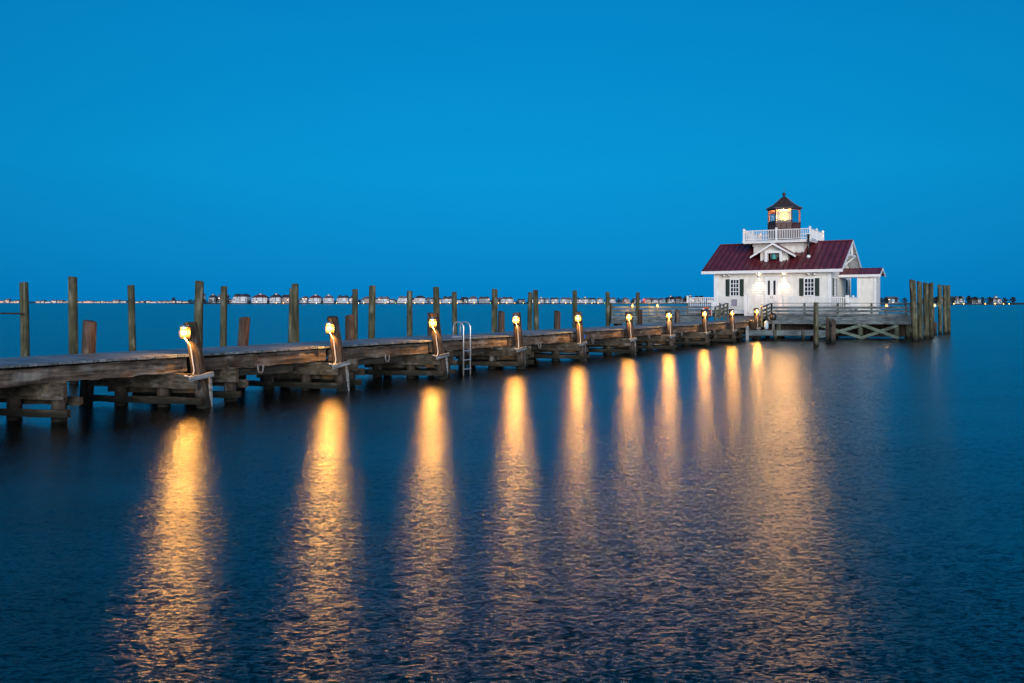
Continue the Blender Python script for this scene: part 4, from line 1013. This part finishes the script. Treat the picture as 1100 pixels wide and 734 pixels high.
def window(face, c, w_, z0, z1, cols, rows, shut=0.36):
    """face 'front' (v=0) or 'side' (u=0); c = centre along the wall"""
    def B(q, a0, a1, d0, d1, zz0, zz1):
        if face == 'front': q.box(a0, a1, -d1, -d0, zz0, zz1)
        else: q.box(d0, d1, a0, a1, zz0, zz1)
    q = MB(); f = 0.07
    B(q, c - w_ / 2 - f, c + w_ / 2 + f, 0.026, 0.09, z1, z1 + 0.10); B(q, c - w_ / 2 - f - 0.03, c + w_ / 2 + f + 0.03, 0.026, 0.10, z0 - 0.08, z0)
    B(q, c - w_ / 2 - f, c - w_ / 2, 0.026, 0.085, z0, z1); B(q, c + w_ / 2, c + w_ / 2 + f, 0.026, 0.085, z0, z1)
    wr = q.build('window', 'trim', cot)
    q = MB(); B(q, c - w_ / 2, c + w_ / 2, 0.036, 0.050, z0, z1); q.build('pane', 'glass', wr)
    q = MB()
    for k in range(1, cols): x = c - w_ / 2 + w_ * k / cols; B(q, x - 0.022, x + 0.022, 0.051, 0.068, z0, z1)
    for k in range(1, rows): z = z0 + (z1 - z0) * k / rows; B(q, c - w_ / 2, c + w_ / 2, 0.051, 0.066, z - 0.022, z + 0.022)
    q.build('muntins', 'trim', wr)
    for s in (-1, 1):
        q = MB(); x = c + s * (w_ / 2 + f + 0.01 + shut / 2); B(q, x - shut / 2, x + shut / 2, 0.026, 0.072, z0 - 0.06, z1 + 0.05)
        zz = z0
        while zz < z1: B(q, x - shut / 2 + 0.05, x + shut / 2 - 0.05, 0.072, 0.082, zz, zz + 0.03); zz += 0.06
        q.build('shutter', 'shutter', wr)
def ux(px): return u_at(px, 0)
wz0, wz1 = 2.90, 4.02
a, b = ux(785.3), ux(793.6); window('front', (a + b) / 2, b - a, wz0, wz1, 3, 4, shut=abs(ux(783.9) - ux(779.6)))
a, b = ux(864.8), ux(874.2); window('front', (a + b) / 2, b - a, wz0, wz1, 3, 4, shut=abs(ux(783.9) - ux(779.6)))
def v_at(px, u=0.0):
    k = (px - 550) / FPX; p = FR + UX * u
    return (k * p.y - p.x) / (VX.x - k * VX.y)
window('side', 1.35, 0.62, wz0, wz1, 2, 4, 0.36); window('side', 6.75, 0.62, wz0, wz1, 2, 4, 0.36)
# double door
a, b = ux(823.2), ux(835.2); dc = (a + b) / 2
q = MB(); q.box(a - 0.10, a, -0.075, -0.026, HD, 4.06); q.box(b, b + 0.10, -0.075, -0.026, HD, 4.06); q.box(a - 0.13, b + 0.13, -0.085, -0.026, 4.06, 4.20); q.build('door_frame', 'trim', cot)
for s in (-1, 1):
    x0, x1 = (a + 0.005, dc - 0.008) if s < 0 else (dc + 0.008, b - 0.005)
    q = MB(); q.box(x0, x1, -0.055, -0.02, HD + 0.02, 4.055); dr = q.build('door', 'trim', cot)
    q = MB(); q.box(x0 + 0.11, x1 - 0.11, -0.062, -0.0552, 2.92, 3.94); q.build('pane', 'glass', dr)
    q = MB(); q.box(x0 + 0.1, x1 - 0.1, -0.063, -0.0552, 2.05, 2.75); q.build('lower_panel', 'white', dr)
    q = MB(); hx = x0 + 0.06 if s > 0 else x1 - 0.06; q.tube([(hx, -0.055, 2.85), (hx, -0.11, 2.85), (hx, -0.11, 2.70), (hx, -0.055, 2.70)], 0.012, 6); q.build('handle', 'black', dr)
# wall lamps either side of the door, and twin floodlights below the eave
for px in (815.8, 842.2):
    u = ux(px); z = 4.22
    q = MB(); q.lathe([(0.055, -0.13), (0.06, -0.12), (0.06, 0.12), (0.055, 0.13)], (u, -0.13, z), 12); q.box(u - 0.04, u + 0.04, -0.10, -0.026, z - 0.05, z + 0.05); wl = q.build('wall_lamp', 'white', cot)
    for s in (-1, 1):
        q = MB(); q.lathe([(0.045, -0.006), (0.045, 0.006)], (u, -0.13, z + s * 0.140), 12); q.build('lamp_lens', 'sconce', wl)
    sp = bpy.data.lights.new('wall_lamp_light', 'SPOT'); sp.energy = 95; sp.color = (1.0, 0.74, 0.45); sp.spot_size = R(118); sp.spot_blend = 0.9; sp.shadow_soft_size = 0.04
    so = bpy.data.objects.new('wall_lamp_light', sp); COL.objects.link(so); so.parent = cot; so.location = (u, -0.24, z - 0.16); so.rotation_euler = (R(-6), 0, 0)
    sp = bpy.data.lights.new('wall_lamp_light', 'SPOT'); sp.energy = 20; sp.color = (1.0, 0.74, 0.45); sp.spot_size = R(140); sp.spot_blend = 0.5; sp.shadow_soft_size = 0.03
    so = bpy.data.objects.new('wall_lamp_light', sp); COL.objects.link(so); so.parent = cot; so.location = (u, -0.16, z + 0.155); so.rotation_euler = (R(180), 0, 0)
for px in (781.6, 872.4):
    u = ux(px); z = 4.40
    q = MB(); q.box(u - 0.07, u + 0.07, -0.12, -0.05, z - 0.05, z + 0.05)
    for s in (-1, 1):
        c = Vector((u + s * 0.16, -0.22, z - 0.02)); q.tube([c + Vector((0, 0.12, 0.03)), c + Vector((s * 0.03, -0.02, -0.03)), c + Vector((s * 0.05, -0.09, -0.06))], 0.085, 10)
        q.bar((u, -0.1, z), c + Vector((0, 0.1, 0.02)), 0.03, 0.03)
    q.build('floodlight', 'white', cot)

# dormer with the bell porch
DV, DU, DH = 1.0, -4.0, 0.97
de, dp_ = 6.02, 6.60
dn = MB()
zb = rz(DV) + 0.0
# front wall with opening
dn.box(DU - DH, DU - 0.42, DV, DV + 0.08, zb - 0.1, de); dn.box(DU + 0.42, DU + DH, DV, DV + 0.08, zb - 0.1, de); dn.box(DU - 0.42, DU + 0.42, DV, DV + 0.08, zb + 0.62, de)
dn.extrude([(DU - DH, DV, de), (DU + DH, DV, de), (DU, DV, dp_ - 0.05)], (0, 0.08, 0))
for s in (-1, 1): dn.extrude([(DU + s * DH, DV + 0.08, zb - 0.1), (DU + s * DH, 3.0, rz(3.0) - 0.05), (DU + s * DH, 3.0, de), (DU + s * DH, DV + 0.08, de)], (-s * 0.08, 0, 0))
dorm = dn.build('dormer', 'siding', cot)
q = MB(); OD = 0.62; dsl = (dp_ - de) / DH
for s in (-1, 1):
    xo = DU + s * (DH + OD); zo = de - dsl * OD + 0.06
    q.extrude([(xo, DV - 0.45, zo), (DU, DV - 0.45, dp_ + 0.06), (DU, DV - 0.45, dp_ - 0.01), (xo, DV - 0.45, zo - 0.07)], (0, 2.3, 0))
q.build('dormer_roof', 'red', dorm)
q = MB()
for s in (-1, 1):
    xo = DU + s * (DH + OD); zo = de - dsl * OD + 0.05
    q.extrude([(xo, DV - 0.48, zo), (DU, DV - 0.48, dp_ + 0.05), (DU, DV - 0.48, dp_ - 0.10), (xo, DV - 0.48, zo - 0.13)], (0, 0.028, 0))
q.build('bargeboard', 'trim', dorm)
q = MB(); q.box(DU - 0.60, DU + 0.60, DV - 0.26, DV - 0.02, zb + 0.52, zb + 0.68)
for s in (-1, 1): q.box(DU + s * 0.52 - 0.09, DU + s * 0.52 + 0.09, DV - 0.25, DV - 0.05, rz(DV - 0.25) + 0.03, zb + 0.52)
q.build('bell_frame', 'trim', dorm)
q = MB(); q.box(DU - 0.41, DU + 0.41, DV + 0.55, DV + 0.6, zb, zb + 0.7); q.build('niche', 'siding', dorm)
be = thing('bell', 'green bronze bell hanging in the dormer porch on the roof', 'bell', loc(DU, DV - 0.14, zb + 0.10), -HA)
q = MB(); q.lathe([(0.24, 0.0), (0.215, 0.05), (0.17, 0.13), (0.14, 0.26), (0.10, 0.34), (0.03, 0.37)], (0, 0, 0), 18); q.build('bell_body', 'bronze', be)
q = MB(); q.tube([(0, 0, 0.36), (0, 0, 0.42)], 0.03, 8); q.build('yoke', 'black', be)
q = MB(); q.tube([(0, 0, 0.2), (0, 0, -0.02)], 0.012, 6); q.lathe([(0.01, -0.05), (0.035, -0.02), (0.01, 0.01)], (0, 0, 0), 8); q.build('clapper', 'black', be)

# tower base, gallery and lantern
CU, CV = -4.0, 4.0
q = MB(); hw = 1.78; q.box(CU - hw, CU + hw, CV - hw, CV + hw, 5.2, 6.70); q.box(CU - hw - 0.06, CU + hw + 0.06, CV - hw - 0.06, CV + hw + 0.06, 6.52, 6.68); q.build('tower_base', 'siding', cot)
q = MB(); g = 2.4; q.box(CU - g, CU + g, CV - g, CV + g, 6.71, 6.885); q.box(CU - g - 0.05, CU + g + 0.05, CV - g - 0.05, CV + g + 0.05, 6.83, 6.89); gal = q.build('gallery', 'trim', cot)
GZ = 6.893; g2 = g - 0.06
crn = [(CU - g2, CV - g2), (CU + g2, CV - g2), (CU + g2, CV + g2), (CU - g2, CV + g2)]
for i in range(4):
    a, b = Vector((*crn[i], 0)), Vector((*crn[(i + 1) % 4], 0))
    for f in (0, 0.5):
        p = a.lerp(b, f); q = MB(); q.box(p.x - 0.065, p.x + 0.065, p.y - 0.065, p.y + 0.065, GZ, GZ + 0.86); q.lathe([(0.10, 0), (0.10, 0.03), (0.01, 0.07)], (p.x, p.y, GZ + 0.86), 4, R(45), False); q.build('rail_post', 'trim', gal)
        p0, p1 = a.lerp(b, f), a.lerp(b, f + 0.5); dd = (p1 - p0).normalized() * 0.07; p0, p1 = p0 + dd, p1 - dd; up = Vector((0, 0, 1))
        q = MB(); q.bar(p0 + up * (GZ + 0.74), p1 + up * (GZ + 0.74), 0.08, 0.05); q.bar(p0 + up * (GZ + 0.09), p1 + up * (GZ + 0.09), 0.06, 0.04)
        for k in range(1, 18):
            c = p0.lerp(p1, k / 18); q.box(c.x - 0.018, c.x + 0.018, c.y - 0.018, c.y + 0.018, GZ + 0.11, GZ + 0.715)
        q.build('baluster_panel', 'trim', gal)
LR = 1.14; LROT = R(12)
def hexp(r, k): a = LROT + math.pi / 3 * k; return Vector((CU + r * math.cos(a), CV + r * math.sin(a), 0))
q = MB(); q.lathe([(LR, 6.893), (LR, 8.22), (LR + 0.06, 8.22), (LR + 0.06, 8.30), (LR, 8.30)], (CU, CV, 0), 6, LROT, False)
for k in range(6):   # raised panels
    a, b = hexp(LR + 0.004, k), hexp(LR + 0.004, k + 1)
    for f in (0.0, 0.33, 0.67, 1.0):
        p = a.lerp(b, f); q.bar((p.x, p.y, 6.9), (p.x, p.y, 8.2), 0.05, 0.05)
lan = q.build('lantern', 'lantern', cot)
q = MB()
for k in range(6):
    p = hexp(LR - 0.02, k); q.bar((p.x, p.y, 8.30), (p.x, p.y, 9.30), 0.07, 0.07)
q.lathe([(LR, 9.24), (LR + 0.03, 9.25), (LR + 0.03, 9.36), (LR - 0.1, 9.36)], (CU, CV, 0), 6, LROT, False)
q.build('glazing_frame', 'lantern', lan)
q = MB()
for k in range(6):
    a, b = hexp(LR - 0.05, k), hexp(LR - 0.05, k + 1); q.add([a + Vector((0, 0, 8.3)), b + Vector((0, 0, 8.3)), b + Vector((0, 0, 9.24)), a + Vector((0, 0, 9.24))], [(0, 1, 2, 3)])
q.build('glass', 'pane', lan)
q = MB(); q.lathe([(LR + 0.16, 9.34), (LR + 0.16, 9.40), (0.82, 9.66), (0.48, 9.93), (0.22, 10.18), (0.10, 10.30)], (CU, CV, 0), 6, LROT, False)
for k in range(6):
    pr = [(LR + 0.16, 9.41), (0.82, 9.67), (0.48, 9.94), (0.22, 10.19)]
    for (r0, z0), (r1, z1) in zip(pr[:-1], pr[1:]):
        a, b = hexp(r0, k), hexp(r1, k); q.bar((a.x, a.y, z0), (b.x, b.y, z1), 0.05, 0.04)
lr_ = q.build('lantern_roof', 'lroof', lan)
q = MB(); q.lathe([(0.07, 10.28), (0.06, 10.36), (0.12, 10.41), (0.15, 10.48), (0.12, 10.55), (0.03, 10.60)], (CU, CV, 0), 14); q.tube([(CU, CV, 10.58), (CU, CV, 10.95)], 0.012, 6); q.build('finial', 'lroof', lan)
q = MB(); q.lathe([(0.15, 8.50), (0.25, 8.58), (0.30, 8.72), (0.30, 8.92), (0.25, 9.05), (0.15, 9.12)], (CU, CV, 0), 12); q.build('beacon_lens', 'beacon', lan)
q = MB(); q.lathe([(0.40, 8.49), (0.56, 8.62), (0.60, 8.80), (0.56, 9.0), (0.36, 9.16)], (CU, CV, 0), 16); q.build('beacon_glow_shell', 'beacon_halo', lan)  # shell added to fill the lantern with a warm glow
q = MB(); q.lathe([(0.30, 8.0), (0.30, 8.42), (0.92, 8.45), (0.92, 8.47), (0.20, 8.48)], (CU, CV, 0), 18); q.build('pedestal_baffle', 'lantern', lan)  # wide disc added to keep beacon light off the gallery rail
bld = bpy.data.lights.new('beacon_light', 'POINT'); bld.energy = BEACON_W; bld.color = (1.0, 0.74, 0.55); bld.shadow_soft_size = 0.12
bo = bpy.data.objects.new('beacon_light', bld); COL.objects.link(bo); bo.parent = lan; bo.location = (CU, CV, 8.82)
# stove pipe
vv = 1.5; uu = u_at(868.5, vv)
q = MB(); q.tube([(uu, vv, rz(vv) - 0.05), (uu, vv, 7.15)], 0.075, 12); q.tube([(uu, vv, 7.15), (uu, vv, 7.22)], 0.10, 12); vp = q.build('stove_pipe', 'black', cot)
q = MB(); q.lathe([(0.16, -0.10), (0.15, 0.04), (0.09, 0.12)], (uu, vv, rz(vv)), 12); q.build('flashing', 'trim', vp)

# annex on the right side with its own roof and covered passage
AV0, AV1 = 3.2, 5.3; a0, a1 = 1.28, 2.42
q = MB(); q.box(a0 + 0.002, a1 - 0.002, AV0 + 0.002, AV1 - 0.002, HD, 4.34)
lap(q, (a0, AV0), (a1, AV0), (0, -1), HD, 4.34); lap(q, (a1, AV0), (a1, AV1), (1, 0), HD, 4.34); lap(q, (a0, AV1), (a0, AV0), (-1, 0), HD, 4.34)
q.extrude([(a1 - 0.05, AV0, 4.34), (a1 - 0.05, AV1, 4.34), (a1 - 0.05, (AV0 + AV1) / 2, 4.74)], (0.05, 0, 0))
anx = q.build('annex', 'siding', cot)
q = MB()
for u, s in ((a0, -1), (a1, 1)):
    q.box(u + s * 0.055, u - s * 0.10, AV0 - 0.055, AV0 - 0.001, HD, 4.32)
q.box(a1 + 0.001, a1 + 0.055, AV0, AV0 + 0.1, HD, 4.32); q.build('corner_board', 'trim', anx)
q = MB(); vm = (AV0 + AV1) / 2; r0, r1 = AV0 - 0.25, AV1 + 0.25; e0, e1 = 0.03, 2.75; zE, zR = 4.36, 4.86
for va in (r0, r1):
    q.extrude([(e0, va, zE), (e0, vm, zR), (e0, vm, zR - 0.07), (e0, va, zE - 0.07)], (e1 - e0, 0, 0))
u = e0 + 0.1
while u < e1:
    q.bar((u, r0, zE + 0.02), (u, vm, zR + 0.02), 0.03, 0.04); u += 0.405
q.build('annex_roof', 'red', anx)
q = MB(); q.box(e0, e1, r0 - 0.03, r0 - 0.001, zE - 0.17, zE - 0.004)
for va in (r0, r1): q.extrude([(e1, va, zE - 0.004), (e1, vm, zR - 0.004), (e1, vm, zR - 0.16), (e1, va, zE - 0.17)], (0.03, 0, 0))
q.box(e0, a0, AV0, AV0 + 0.08, 4.14, 4.30); q.build('trim', 'trim', anx)
q = MB(); q.box(0.05, a0 - 0.02, AV1 - 0.1, AV1 - 0.04, HD, 2.72); q.build('passage_parapet', 'siding', anx)

# notice board hung on the white railing
sg = thing('notice_board', 'grey notice board hung on the white railing below the left window', 'sign', loc(u_at(788.7, -1.72), -1.72, 0), -HA)
q = MB(); q.box(-0.24, 0.24, -0.03, 0.02, 2.08, 2.66); q.build('sign_frame', 'trim', sg)
q = MB(); q.box(-0.205, 0.205, -0.036, -0.031, 2.12, 2.62); q.build('sign_face', 'sign', sg)
